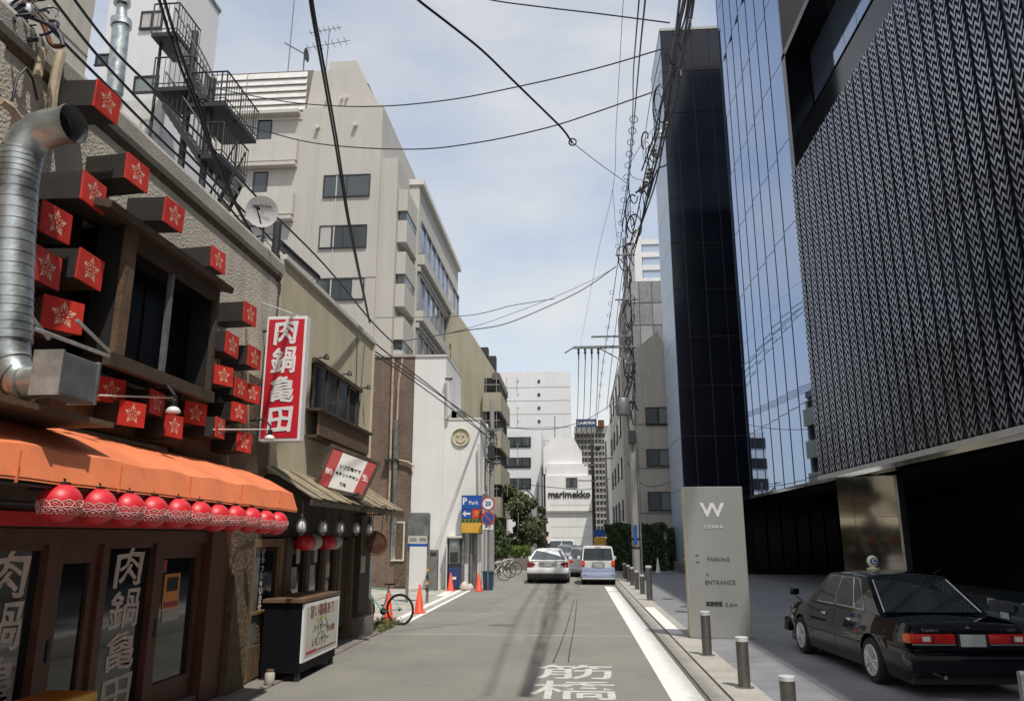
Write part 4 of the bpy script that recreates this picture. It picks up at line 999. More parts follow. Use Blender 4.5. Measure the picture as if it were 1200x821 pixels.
# paper lanterns red and white
for px, lab in ((363, 'left red and white cylindrical paper lantern lying sideways above the shop window'), (388, 'right red and white cylindrical paper lantern lying sideways above the shop window')):
    p = ax(px, 635, -4.45); t = thing('paper_lantern', lab, 'lantern', p, 'red and white paper lanterns')
    for nm, mt, c0, c1 in (('red_end', 'lantern_red', -.42, .0), ('white_end', 'paper', .0, .36)):
        pr = [(.05, c0)]+[(.125+.006*((j) % 2), c0+.05+(c1-c0-.1)*j/10) for j in range(11)]+[(.06, c1)] if nm == 'red_end' else [(.12, c0)]+[(.125+.006*(j % 2), c0+(c1-c0-.06)*j/8) for j in range(9)]+[(.05, c1)]
        MB().lathe(pr, p, 16, 'y').build(nm, mt, t, 50)
    MB().tube([p+Vector((0, 0, .12)), p+Vector((0, 0, .5))], .006, 4).build('cord', 'iron', t)
# tilted framed signboard
tb = thing('tilted_signboard', 'tilted brown framed signboard with red and white poster on the tin canopy', 'sign', (-4.0, 13.8, 2.8))
cs = [ay(366, 572, 13.0), ay(425, 585, 13.9), ay(446, 542, 14.5), ay(388, 520, 13.6)]
ctr = sum(cs, Vector((0, 0, 0)))/4; ux = (cs[1]-cs[0]+cs[2]-cs[3]).normalized(); uy = (cs[3]-cs[0]+cs[2]-cs[1]); uy = (uy-ux*uy.dot(ux)).normalized(); nn_ = ux.cross(uy)
def bl_(u, v, off=0): a_ = cs[0].lerp(cs[1], u); b2 = cs[3].lerp(cs[2], u); return a_.lerp(b2, v)+nn_*off
def rectq(u0, u1, v0, v1, off, th): return MB().slab([bl_(u0, v0, off), bl_(u1, v0, off), bl_(u1, v1, off), bl_(u0, v1, off)], th)
rectq(.05, .95, .05, .95, .0, .05).build('panel', 'white_soft', tb)
for q_ in ((0, 1, 0, .09), (0, 1, .93, 1), (0, .06, .09, .93), (.94, 1, .09, .93)): rectq(*q_, .02, .08).build('frame', 'wood_dark', tb)
rectq(.06, .26, .09, .93, .004, .003).build('red_band', 'text_red', tb); rectq(.76, .94, .09, .93, .004, .003).build('red_band', 'text_red', tb)
Rm = Matrix((ux, uy, nn_)).transposed()
for s_, u, v, sz, mt in (('トリ酒場ヤマ', .51, .60, .085, 'text_black'), ('キチントチキン', .51, .43, .075, 'text_black'), ('80', .16, .42, .15, 'white'), ('生', .85, .5, .14, 'white'), ('酒場', .5, .22, .07, 'text_brown')):
    text('lettering', s_, sz, mt, tb, bl_(u, v, .008), basis=Rm, ext=.001, bold=.002)
MB().tube([ctr-uy*.45+nn_*.05, ctr-uy*.5+nn_*.3], .03, 6).tube([ctr-nn_*.05, ctr-nn_*.5-uy*.35], .02, 6).tube([cs[0]-nn_*.04, cs[0]-Vector((.3, 0, .1))], .02, 6).build('support', 'iron', tb)
# menu stand
ms = thing('menu_counter', 'black counter box with framed white menu board facing the road', 'menu board', (-4.3, 12.5, 0))
B(-4.62, -4.04, 11.66, 13.38, .12, 1.1).build('cabinet', 'black_matt', ms); B(-4.64, -4.0, 11.62, 13.42, 1.1, 1.15).build('top', 'wood_brown', ms)
f = B(-4.04, -4.005, 11.66, 13.38, .26, 1.08).build('menu_board', 'white', ms); B(-4.005, -4.001, 11.74, 13.3, .32, 1.03).build('menu_paper', 'paper', f)
for s_, y, z, sz, mt in (('旨い鶏鍋あり', 12.5, .93, .2, 'text_brown'), ('大人気の一品', 12.45, .80, .09, 'text_green'), ('ハイボール', 12.45, .68, .15, 'text_black'), ('おすすめ', 12.45, .58, .09, 'text_green'), ('レモンサワー', 12.45, .48, .14, 'text_black'), ('飲み放題', 12.95, .62, .10, 'text_brown')):
    text('lettering', s_, sz, mt, f, (-3.999, y, z), '+x', .0008, .002)
B(-4.0005, -3.9995, 11.8, 12.3, .345, .39).build('price_band', 'text_red', f); B(-4.0005, -3.9995, 12.35, 13.25, .35, .37).build('price_band', 'text_brown', f)
for x in (-4.58, -4.08):
    for y in (11.72, 13.3): B(x-.03, x+.03, y-.03, y+.03, 0.0, .12).build('leg', 'iron', ms)
# round wooden sign
p = ay(441, 636, 15.6); t = thing('round_wooden_sign', 'round brown wooden sign hanging from a curled iron hook at the shop corner', 'sign', p)
MB().lathe([(.245, .0), (.245, -.05), (.215, -.05), (.205, -.03), (0, -.03)], p, 30, 'y').build('disc', 'wood_brown', t, 30)
MB().lathe([(.2, -.031), (.2, -.036), (0, -.036)], p, 30, 'y').build('face', 'wood_red', t)
text('lettering', '酒場', .16, 'wood_brown', t, p+Vector((0, -.04, 0)), '-y', .001, .002)
m = MB(); m.tube([p+Vector((.1, 0, .24)), p+Vector((.12, 0, .55))], .008, 4).tube([p+Vector((-.1, 0, .24)), p+Vector((-.08, 0, .55))], .008, 4)
m.tube([p+Vector((-.55, 0, .56)), p+Vector((.2, 0, .56))], .016, 5).tube([p+Vector((.12+.07*cos(a/10*6.3), 0, .66+.07*sin(a/10*6.3))) for a in range(11)], .014, 5); m.build('hook', 'iron', t)
# yellow crate at the door, white thing by the menu
p = az(70, 835, 0); t = thing('yellow_crate', 'yellow plastic crate standing in front of the restaurant door at the bottom left', 'crate', (-4.45, 6.7, 0))
m = MB()
m.bbox(-4.65, -4.2, 6.3, 6.95, 0, .74, .02); o = m.build('crate_body', 'yellow', t); o.location.z = 0
m = MB()
for i in range(4): m.box(-4.2, -4.185, 6.33+i*.155, 6.33+i*.155+.14, .05, .66)
m.build('slat', 'yellow', t); B(-4.62, -4.24, 6.34, 6.9, .74, .745).build('top_recess', 'amber', t)
p = az(335, 772, 0); t = thing('white_salt_jar', 'small white and brown jar on the step beside the menu counter', 'jar', (-4.35, 11.35, 0.0))
MB().lathe([(.05, .02), (.07, .06), (.07, .16), (.05, .2), (0, .2)], (-4.35, 11.35, 0), 14).build('jar', 'paper', t, 40); MB().lathe([(.055, .19), (.055, .22), (0, .22)], (-4.35, 11.35, 0), 14).build('lid', 'wood_brown', t)
# side wall of the mustard building towards the parking lot
B(-10, -4.72, 17.405, 17.6, 0, 6.3).build('side_wall', 'concrete_dark', r2)
lw = thing('low_block_wall', 'low grey block wall with weeds at its foot beside the bicycle', 'wall', (-4.9, 18, 0))
for j in range(3):
    for i in range(3): B(-5.0, -4.82, 17.62+i*.42, 17.62+i*.42+.41, .0+j*.21, .205+j*.21).build('block', 'concrete_dark', lw)
MB().bbox(-4.96, -4.86, 17.65, 18.8, .64, 1.5, .01).build('glass_screen', 'glass_light', lw)
# ================================================================== CARS
def lerp_prof(pr, y):
    for (a, za), (b, zb) in zip(pr, pr[1:]):
        if a <= y <= b:
            t = (y-a)/(b-a); return za+(zb-za)*t
    return pr[0][1] if y < pr[0][0] else pr[-1][1]
def smooth_prof(pr, y, h=.06): return (lerp_prof(pr, y-h)+lerp_prof(pr, y)*2+lerp_prof(pr, y+h))/4
SURF = {}
def make_car(name, label, cat, Lc, W, deck, wheels, wr, gh, body='car_black', group=None, lower=None, sill=.2, glass='glass_dark', win=((.06, .46), (.5, .92)), taper=.10, tail=None, side_belt=None):
    """deck: (y, z) line of bonnet/belt/boot; gh: dict of greenhouse y positions (rear base, rear top, front top, front base), roof z, half widths"""
    t = thing(name, label, cat, (0, 0, 0), group)
    n = 72; hw = W/2; vs = []; ring = []
    ys = [-Lc/2+Lc*i/n for i in range(n+1)]
    K = 9
    for y in ys:
        e = abs(y/(Lc/2)); wd = hw*(1-taper*e**5-.03*e**14); zt = smooth_prof(deck, y); zb = sill
        for wy in wheels:
            R = wr+.055; dy = abs(y-wy)
            if dy < R: zb = max(zb, wr+sqrt(R*R-dy*dy)-.0)
        if e > .93: zb = sill+.05
        row = []
        for k in range(K):
            u = k/(K-1); z = zb+(zt-zb)*u; q = (z-sill)/(zt-sill)
            x = wd*(1-.05*(1-q)**2-.085*max(0, q-.45)**2/.3)
            if abs(z-.62*zt) < .02: x += .006
            row.append((x, z))
        xl = row[-1][0]
        for u in (.9, .6, .3, 0): row.append((xl*u, zt+.028*(1-u*u)))
        pts = [(-x, y, z) for x, z in row]+[(x, y, z) for x, z in row[::-1][1:]]
        ring.append(pts)
    R_ = len(ring[0]); m = MB(); fs = []
    for i in range(n):
        for j in range(R_-1): fs.append((i*R_+j, i*R_+j+1, (i+1)*R_+j+1, (i+1)*R_+j))
    fs += [tuple(range(R_)), tuple(range(n*R_, (n+1)*R_))[::-1]]
    m.add([p for r in ring for p in r], fs)
    m.build('body', body, t, 42)
    B(-hw*.86, hw*.86, -Lc/2+.1, Lc/2-.1, sill-.04, sill+.3).build('underbody', 'black_plastic', t)
    for wy in wheels:
        for s in (-1, 1):
            B(min(s*hw*.5, s*(hw-.09)), max(s*hw*.5, s*(hw-.09)), wy-wr-.05, wy+wr+.05, sill, wr*2+.04).build('wheel_well', 'black_matt', t)
    def bx(y, z):
        e = abs(y/(Lc/2)); wd = hw*(1-taper*e**5-.03*e**14); zt = smooth_prof(deck, y); q = (z-sill)/(zt-sill)
        return wd*(1-.05*(1-q)**2-.085*max(0, q-.45)**2/.3)
    SURF[name] = bx
    # greenhouse
    yb0, yt0, yt1, yb1 = gh['y']; zr = gh['z']; wb, wt = gh['w']; zb0, zb1 = gh['zb']
    def gp(u, v, s):  # side surface: u along 0 rear..1 front, v 0 base..1 roof
        y0 = yb0+(yt0-yb0)*v; y1 = yb1+(yt1-yb1)*v; y = y0+(y1-y0)*u
        z = (zb0+(zb1-zb0)*u)*(1-v)+(zr-.035*(abs(u-.5)*2)**2.5)*v
        x = (wb+(wt-wb)*v**1.3); return Vector((s*x, y, z))
    NU, NV = 16, 5; m = MB(); vs = []; fs = []
    for i in range(NU+1):
        u = i/NU; row = [gp(u, k/NV, -1) for k in range(NV+1)]
        for q in (.85, .5, 0): p = gp(u, 1, -1); row.append(Vector((p.x*q, p.y, p.z+.035*(1-q*q)+.012)))
        row += [Vector((-p.x, p.y, p.z)) for p in row[::-1][1:]]
        vs += row; RR = len(row)
    for i in range(NU):
        for j in range(RR-1): fs.append((i*RR+j, i*RR+j+1, (i+1)*RR+j+1, (i+1)*RR+j))
    fs += [tuple(range(RR)), tuple(range(NU*RR, (NU+1)*RR))[::-1]]
    m.add(vs, fs).build('cabin', body, t, 38)
    for s in (-1, 1):
        for a, b in win:
            vs = []; fs = []
            for i in range(5):
                for k in range(5):
                    v = .07+(.90-.07)*k/4; p = gp(a+(b-a)*i/4, v, s); vs.append(p+Vector((s*.006, 0, .001)))
            for i in range(4):
                for k in range(4): fs.append((i*5+k, i*5+k+1, i*5+k+6, i*5+k+5))
            MB().add(vs, fs).build('side_window', glass, t, 60)
            rim = [gp(a, .07, s), gp(b, .07, s), gp(b, .9, s), gp(a, .9, s), gp(a, .07, s)]
            MB().tube([p+Vector((s*.008, 0, 0)) for p in rim], .007, 4).build('window_trim', gh.get('trim', 'black_plastic'), t)
    def endpane(nm, u, m0, m1, off, zo=(.08, .93)):
        vs = []; fs = []
        a0 = gp(u, 0, 1); a1 = gp(u, 1, 1); o_ = Vector((0, off, .008))
        for k in range(5):
            v = zo[0]+(zo[1]-zo[0])*k/4
            p = gp(u, v, 1)
            for i in range(7): q = -1+2*i/6; vs.append(Vector((p.x*q*m0, p.y+off*(1+.6*(1-q*q)), p.z+.004)))
        for k in range(4):
            for i in range(6): fs.append((k*7+i, k*7+i+1, k*7+i+8, k*7+i+7))
        MB().add(vs, fs).build(nm, glass, t, 60)
        for q in (-1, 1):
            MB().tube([Vector((gp(u, v, 1).x*q*m0, gp(u, v, 1).y+off, gp(u, v, 1).z+.006)) for v in (zo[0], zo[1])], .010, 4).build('window_trim', gh.get('trim', 'black_plastic'), t)
    endpane('rear_window', 0, .9, 1, -.022); endpane('windscreen', 1, .9, 1, .022)
    # wheels
    for wy in wheels:
        for s in (-1, 1):
            x = s*(hw-.115); w_ = MB().lathe([(wr*.62, -.10), (wr*.93, -.105), (wr, -.075), (wr, .075), (wr*.93, .105), (wr*.62, .10)], (x, wy, wr), 26, 'x')
            tw = w_.build('wheel', 'tyre', t, 40)
            rm = MB().lathe([(wr*.70, s*.098), (wr*.68, s*.112), (wr*.55, s*.108), (wr*.5, s*.10), (wr*.2, s*.104), (wr*.15, s*.116), (0, s*.118)], (x, wy, wr), 26, 'x')
            for k in range(10):
                a = 2*pi*k/10; rm.tube([(x+s*.104, wy+wr*.18*cos(a), wr+wr*.18*sin(a)), (x+s*.106, wy+wr*.58*cos(a), wr+wr*.58*sin(a))], .016, 4)
            rm.build('rim', 'rim', tw, 30)
    return t, gp, hw
def add_box(par, nm, mt, x0, x1, y0, y1, z0, z1, b=.02, smooth=30): return MB().bbox(x0, x1, y0, y1, z0, z1, b).build(nm, mt, par, smooth)
def finish(t, loc, rz=0): t.location = loc; t.rotation_euler = (0, 0, rz)

# ---- black taxi
Lt, Wt = 4.95, 1.74
deck = [(-2.475, .80), (-2.40, .905), (-1.45, .955), (-.9, .945), (.9, .93), (1.15, .935), (2.25, .83), (2.475, .68)]
t, gp, hw = make_car('taxi', 'black sedan taxi with yellow roof lamp parked under the hotel beside the silver sign', 'taxi', Lt, Wt, deck, (-1.36, 1.56), .315,
    dict(y=(-1.62, -.92, .58, 1.22), z=1.475, w=(.775, .60), zb=(.95, .935), trim='rim'), 'car_black', glass='glass_car', win=((.17, .295), (.31, .56), (.59, .86)))
for s in (-1, 1):
    x0, x1 = (s*.79, s*.22) if s > 0 else (-.79, -.22); x0, x1 = min(x0, x1), max(x0, x1)
    add_box(t, 'tail_light', 'lamp_red', x0, x1, -2.535, -2.44, .685, .80, .015)
    B(x0+.002, x1-.002, -2.539, -2.534, .664, .682).build('lamp_trim', 'chrome', t)
    add_box(t, 'indicator', 'lamp_orange', s*.80-.035, s*.80+.035, -2.50, -2.36, .685, .80, .015)
    for dz in range(5): MB().box(x0+.02, x1-.02, -2.538, -2.534, .70+dz*.019, .704+dz*.019).build('lens_rib', 'lamp_dark_red', t)
    MB().box(s*.51-.01, s*.51+.01, -2.54, -2.53, .69, .795).build('lamp_divider', 'black_plastic', t)
    B(s*.60-.05, s*.60+.05, -2.541, -2.535, .712, .775).build('reverse_lamp', 'white_soft', t)
    # fender mirrors far forward
    MB().tube([(s*.72, 1.72, .88), (s*.82, 1.80, 1.0), (s*.83, 1.81, 1.03)], .012, 6).bbox(s*.83-.085, s*.83+.085, 1.77, 1.85, 1.0, 1.12, .03).build('fender_mirror', 'car_black', t, 40)
    for y in (-.62, .42): add_box(t, 'door_handle', 'chrome', s*SURF['taxi'](y, .81)-.012, s*SURF['taxi'](y, .81)+.016, y-.08, y+.08, .79, .83, .008)
    for y in (-1.02, -.02, .98): MB().tube([(s*SURF['taxi'](y, z), y, z) for z in (.3, .4, .5, .6, .7, .8, .88, .93)], .004, 4).build('door_gap', 'groove', t)
    MB().tube([(s*(SURF['taxi'](y, .52)+.002), y, .52) for y in (-.98, -.4, .2, .7, 1.18)], .014, 6).build('rub_strip', 'black_plastic', t)
    add_box(t, 'headlight', 'glass_light', s*.60-.16, s*.60+.16, 2.40, 2.485, .58, .70, .015)
add_box(t, 'rear_bumper', 'car_black', -.86, .86, -2.60, -2.30, .33, .585, .05); add_box(t, 'bumper_strip', 'black_plastic', -.865, .865, -2.606, -2.4, .50, .535, .01)
add_box(t, 'front_bumper', 'car_black', -.85, .85, 2.30, 2.56, .30, .55, .05)
B(-.20, .20, -2.545, -2.50, .645, .80).build('plate_recess', 'black_plastic', t); B(-.165, .165, -2.552, -2.545, .65, .80).build('number_plate', 'plate', t)
B(-.215, .215, -2.47, -2.44, .835, .85).build('boot_trim', 'chrome', t); MB().lathe([(.035, 0), (.03, .012), (0, .015)], (0, -2.455, .865), 12, 'y').build('emblem', 'chrome', t)
text('badge', 'Comfort', .06, 'chrome', t, (-.52, -2.482, .845), '-y', .002); text('badge', 'TAXI', .05, 'chrome', t, (.55, -2.482, .845), '-y', .002)
MB().tube([(-.45, -2.45, .28), (-.45, -2.62, .28)], .025, 8).build('exhaust_pipe', 'chrome', t)
for x in (-.33, .33): add_box(t, 'seat', 'seat_teal', x-.24, x+.24, -.95, -.8, .92, 1.22, .05)
rl = MB().lathe([(.09, 1.512), (.10, 1.53), (.10, 1.545), (.03, 1.56), (.03, 1.57)], (-.1, .0, 0), 16).build('roof_lamp_base', 'lamp_yellow', t, 40)
MB().lathe([(0, -.05), (.07, -.04), (.095, 0), (.07, .04), (0, .05)], (-.1, 0, 1.655), 20, 'y').build('roof_lamp', 'lamp_yellow', t, 60)
MB().lathe([(.058, -.052), (.058, -.056), (0, -.056)], (-.1, 0, 1.655), 16, 'y').build('lamp_disc', 'blue_sign', t)
text('lamp_mark', 'C', .09, 'white', t, (-.1, -.058, 1.655), '-y', .001, .004)
MB().tube([(.45, -.85, 1.5), (.5, -1.0, 1.56)], .006, 4).build('aerial', 'iron', t)
finish(t, (5.02, 13.68, 0), radians(3.6))

# ---- white sedan
Ls, Ws = 4.9, 1.96
deck = [(-2.45, .86), (-2.38, .97), (-1.6, 1.02), (-.9, .99), (.9, .96), (1.3, .95), (2.2, .78), (2.45, .6)]
t, gp, hw = make_car('white_sedan', 'white sedan with dark red tail lights driving away on the left of the road', 'car', Ls, Ws, deck, (-1.45, 1.48), .34,
    dict(y=(-2.0, -1.0, .4, 1.35), z=1.48, w=(.88, .60), zb=(1.0, .95)), 'car_white', glass='glass_window')
for s in (-1, 1):
    pts = [(s*.93, -2.40, .93), (s*.74, -2.46, .93), (s*.58, -2.50, .88), (s*.60, -2.50, .82), (s*.76, -2.48, .72), (s*.92, -2.42, .70)]
    MB().slab(pts if s > 0 else pts[::-1], .08).build('tail_light', 'lamp_dark_red', t, 30)
    add_box(t, 'door_mirror', 'car_white', s*1.0-.09, s*1.0+.09, .85, .97, .95, 1.10, .04); MB().tube([(s*.85, .92, .97), (s*.98, .91, 1.0)], .02, 5).build('mirror_arm', 'black_plastic', t)
    add_box(t, 'exhaust_trim', 'chrome', s*.60-.14, s*.60+.14, -2.49, -2.40, .26, .34, .02)
add_box(t, 'rear_bumper', 'car_white', -.95, .95, -2.49, -2.1, .44, .70, .08); add_box(t, 'diffuser', 'black_plastic', -.90, .90, -2.50, -2.2, .20, .44, .06)
add_box(t, 'plate_recess', 'car_silver', -.40, .40, -2.485, -2.40, .77, .93, .02); B(-.17, .17, -2.495, -2.484, .78, .93).build('number_plate', 'plate', t)
B(-.30, .30, -2.50, -2.44, .90, .915).build('boot_trim', 'chrome', t)
MB().lathe([(.05, 0), (.04, -.01), (0, -.01)], (0, -2.46, .945), 14, 'y').build('emblem', 'chrome', t); add_box(t, 'spoiler_lip', 'car_white', -.78, .78, -2.44, -2.34, .965, .995, .012)
finish(t, (-1.26, 38.5, 0), 0)

# ---- two-tone small van
Lv, Wv = 3.5, 1.52
deck = [(-1.75, .97), (-1.7, 1.0), (-1.0, 1.0), (.6, .98), (1.0, .98), (1.6, .86), (1.75, .6)]
t, gp, hw = make_car('small_van', 'small two-tone pearl and lavender van stopped at the right kerb', 'van', Lv, Wv, deck, (-1.2, 1.15), .28,
    dict(y=(-1.68, -1.50, .35, 1.0), z=1.62, w=(.715, .64), zb=(1.0, .98)), 'car_pearl', glass='glass_car', taper=.06)
for s in (-1, 1):
    add_box(t, 'tail_light', 'lamp_red', s*.66-.075, s*.66+.075, -1.80, -1.68, .76, 1.02, .03); add_box(t, 'indicator', 'lamp_orange', s*.66-.05, s*.66+.05, -1.815, -1.79, .86, .93, .01)
    add_box(t, 'door_mirror', 'car_pearl', s*.84-.08, s*.84+.08, .62, .74, 1.0, 1.17, .04)
    add_box(t, 'reflector', 'lamp_dark_red', s*.6-.07, s*.6+.07, -1.852, -1.84, .40, .43, .005)
add_box(t, 'lower_panel', 'car_blue', -.72, .72, -1.79, -1.70, .50, .76, .03); add_box(t, 'rear_bumper', 'car_blue', -.745, .745, -1.85, -1.55, .28, .52, .06); add_box(t, 'bumper_lip', 'car_pearl', -.74, .74, -1.855, -1.6, .24, .29, .02)
for s in (-1, 1): MB().box(min(s*.70, s*.756), max(s*.70, s*.756), -.85, .80, .26, .55).build('side_panel', 'car_blue', t)
add_box(t, 'plate_recess', 'car_silver', -.28, .28, -1.80, -1.74, .72, .93, .02); B(-.165, .165, -1.812, -1.80, .745, .91).build('number_plate', 'plate', t)
B(-.25, .25, -1.785, -1.76, .955, .98).build('handle_bar', 'chrome', t); MB().tube([(0, -1.74, 1.02), (.25, -1.72, 1.09)], .01, 4).build('wiper', 'iron', t)
add_box(t, 'high_brake_light', 'lamp_dark_red', -.13, .13, -1.59, -1.55, 1.57, 1.6, .005)
add_box(t, 'antenna_base', 'black_plastic', -.02, .02, -1.2, -1.1, 1.64, 1.68, .01)
finish(t, (.99, 37.05, 0), 0)
# ---- cars farther on and at the hotel
def plain_car(name, label, cat, body, loc, rz=0, tall=False, W=1.75, gls='glass_window', rear=True):
    z = 1.75 if tall else 1.46
    deck = [(-2.1, .92), (-1.3, .98), (1.2, .95), (2.1, .72)]
    y = (-2.05, -1.75, .5, 1.3) if tall else (-1.6, -.9, .4, 1.2)
    t, gp, hw = make_car(name, label, cat, 4.3, W, deck, (-1.3, 1.35), .31, dict(y=y, z=z, w=(W/2-.06, W/2-.2), zb=(.97, .95)), body, glass=gls)
    for s in (-1, 1):
        add_box(t, 'tail_light', 'lamp_red', s*(W/2-.16)-.12, s*(W/2-.16)+.12, -2.16, -2.05, .72, .86, .02); add_box(t, 'headlight', 'glass_light', s*(W/2-.2)-.13, s*(W/2-.2)+.13, 2.05, 2.14, .62, .75, .02)
        add_box(t, 'door_mirror', body, s*(W/2+.07)-.07, s*(W/2+.07)+.07, .75, .85, .92, 1.04, .03)
    add_box(t, 'rear_bumper', body, -W/2+.04, W/2-.04, -2.2, -1.9, .28, .5, .05); add_box(t, 'front_bumper', body, -W/2+.04, W/2-.04, 1.9, 2.2, .26, .5, .05)
    B(-.16, .16, -2.21, -2.2, .55, .68).build('number_plate', 'plate', t); B(-.35, .35, 2.14, 2.2, .55, .68).build('grille', 'black_plastic', t); B(-.16, .16, 2.21, 2.22, .40, .52).build('number_plate', 'plate', t)
    finish(t, loc, rz); return t
plain_car('silver_car', 'oncoming silver car seen between the white sedan and the small van', 'car', 'car_silver', (-.55, 58, 0), pi)
plain_car('white_wagon', 'tall white wagon crossing at the far end of the street', 'car', 'car_white', (-1.9, 76, 0), pi/2, True, 1.8)
plain_car('dark_car', 'dark car ahead of the small van at the right kerb', 'car', 'car_dark', (.75, 53, 0), 0)
plain_car('grey_car', 'silver grey car just ahead of the small two-tone van', 'car', 'car_silver', (.4, 44, 0), 0, False, 1.62)
plain_car('blue_grey_car', 'blue grey car partly in frame behind the taxi at the right edge', 'car', 'car_bluegrey', (11.1, 17.6, 0), pi/2)
# ================================================================== HOTEL SIGN, BOLLARDS, CONES
st = thing('hotel_sign', 'tall silver slab sign with a large letter W standing beside the bollards', 'sign', (2.98, 17.2, 0))
X0, X1, ZT = 2.36, 3.60, 3.10
MB().bbox(X0, X1, 17.1, 17.42, .0, ZT, .012).build('slab', 'sign_silver', st); B(X0-.02, X1+.02, 17.08, 17.44, 0, .03).build('base', 'galv_dull', st)
MB().box(X0-.012, X0-.001, 17.1, 17.42, .03, ZT-.01).build('sunlit_strip', 'cream_edge', st)  # sunlight on the sign's left edge, put in as a cream-coloured strip
def stext(s_, px, py, h, m, bold=0, wide=None):
    p = ay(px, py, 17.1); o = text('lettering', s_, h*1.35, m, st, (p.x, 17.094, p.z), '-y', .003, bold)
    if wide: o.scale = (wide/o.dimensions.x, o.scale.y, 1)
    return o
wt_ = stext('W', 834.5, 598, .30, 'letter_silver', .010, .52)
stext('OSAKA', 836, 617, .075, 'letter_silver', 0, .40)
stext('PARKING', 842, 655, .085, 'letter_grey', 0, .46); stext('ENTRANCE', 844, 682, .085, 'letter_grey', .0, .62); stext('車高制限', 837, 707.5, .075, 'text_black', .003, .34); stext('3.6m', 857, 708, .075, 'letter_grey', 0, .24)
m = MB()
for px, py in ((817, 650), (818, 658)): p = ay(px, py, 17.1); m.prism([(p.x-.03, p.z+.02), (p.x+.03, p.z), (p.x-.03, p.z-.02)], 'y', 17.09, 17.1)
p = ay(829, 672, 17.1); m.prism([(p.x-.025, p.z-.02), (p.x+.02, p.z-.03), (p.x, p.z+.035)], 'y', 17.09, 17.1); m.build('arrow', 'letter_grey', st)
# bollards
def bollard_mesh(h, r):
    return (MB().lathe([(r, 0), (r, h-.07)], n=22).mesh('post', 'bollard', 60), MB().lathe([(r+.006, h-.07), (r+.006, h-.008), (r-.004, h), (0, h)], n=22).mesh('cap', 'bollard_cap', 40), MB().lathe([(r+.05, 0), (r+.05, .012), (r, .012)], n=22).mesh('foot_ring', 'galv_dull', 40))
BM = bollard_mesh(.76, .085); BM2 = bollard_mesh(1.1, .10)
spec = [((2.31, 9.35), 'nearest metal bollard with silver cap, cut by the bottom edge', BM, .72), ((2.32, 11.75), 'second nearest metal bollard, in front of the taxi rear wheel', BM, .88), ((2.30, 14.75), 'metal bollard standing directly before the silver hotel sign', BM, .98),
 ((2.43, 27.0), 'tall thick dark bollard left of the hotel sign, first of the far row', BM2, 1), ((2.43, 29.8), 'short dark bollard just beyond the tall one', BM, .9), ((2.43, 32.4), 'dark bollard third in the far row beside the pole', BM, .95),
 ((2.43, 35.0), 'dark bollard fourth in the far row near the van', BM, 1), ((2.43, 37.6), 'dark bollard fifth in the far row near the van', BM, 1), ((2.43, 40.2), 'dark bollard sixth and farthest of the row by the hedge', BM, 1)]
for (x, y), lab, bmz, sc in spec:
    t = thing('bollard', lab, 'bollard', (x, y, .008), 'bollards along the hotel kerb'); 
    for nm, me in zip(('post', 'cap', 'foot_ring'), bmz): link(nm, me, t, (0, 0, 0), (0, 0, 0), (1, 1, sc))
# cones
def cone(x, y, z, h, mt, lab, grp='traffic cones'):
    t = thing('traffic_cone', lab, 'traffic cone', (x, y, z), grp)
    MB().lathe([(.15, .02), (.13, .04), (.028, h), (.02, h+.01), (0, h+.01)], (x, y, z), 18).build('cone', mt, t, 40); MB().bbox(x-.17, x+.17, y-.17, y+.17, z, z+.03, .01).build('base', mt, t)
for px, py, h, lab in ((491, 718, .75, 'orange traffic cone just right of the bicycle wheel'), (528, 688.5, .68, 'orange traffic cone left of the blue parking pay machine'), (561, 686.5, .66, 'orange traffic cone beside the dark blue bin')):
    p = az(px, py, 0); yy = min(p.y, 31.0); cone(p.x*yy/p.y, yy, .0, h, 'cone_orange', lab)
p = ax(474, 728, -4.75); cone(-4.72, 20.0, .0, .75, 'cone_orange', 'orange traffic cone seen through the rear wheel of the bicycle')
p = az(769, 669.5, 0); cone(p.x, 47.5, .004, .85, 'white', 'white traffic cone on the hotel pavement before the hedge')
# small shop-side things
t = thing('grey_floor_post', 'short grey post with small plate at the bottom right corner in front of the taxi', 'post', (3.35, 6.45, 0))
MB().lathe([(.16, 0), (.15, .06), (.06, .1), (.05, .55), (.0, .56)], (3.35, 6.45, 0), 16).build('stand', 'galv_dull', t, 40); MB().bbox(3.33, 3.6, 6.5, 6.56, .70, 1.06, .02).build('plate', 'galv_dull', t); MB().tube([(3.35, 6.45, .5), (3.4, 6.5, .7)], .03, 8).build('neck', 'galv_dull', t)

# ================================================================== PARKING LOT FURNITURE
# coin-parking gantry sign (left)
t = thing('parking_tariff_sign', 'grey parking tariff sign on two posts at the entrance of the lot', 'sign', (-5.3, 25.5, 0))
YT = 25.5
a = ay(478, 596, YT); b = ay(503, 601, YT); c = ay(478, 640, YT); 
MB().tube([(a.x+.03, YT+.1, 0), (a.x+.03, YT+.1, a.z)], .05, 8).build('post', 'galv_dull', t); MB().tube([(b.x-.02, YT+.1, 0), (b.x-.02, YT+.1, b.z)], .045, 8).build('post', 'galv_dull', t)
MB().bbox(a.x+.02, b.x-.02, YT, YT+.09, c.z+.32, b.z+.02, .01).build('board', 'galv_dull', t); B(a.x+.04, b.x-.04, YT-.012, YT, c.z+.1, c.z+.34).build('price_panel', 'paper', t); B(a.x+.02, b.x-.02, YT-.01, YT+.08, c.z, c.z+.09).build('blue_band', 'blue_sign', t)
for s_, x in (('300', .28), ('900', .74)): text('lettering', s_, .15, 'letter_grey', t, (a.x+(b.x-a.x)*x, YT-.014, c.z+.21), '-y', .001, .003)
for i in range(4): B(b.x-.065, b.x+.02, YT+.04, YT+.05, .35+i*.2, .45+i*.2).build('yellow_band', 'yellow' if i % 2 else 'iron', t)
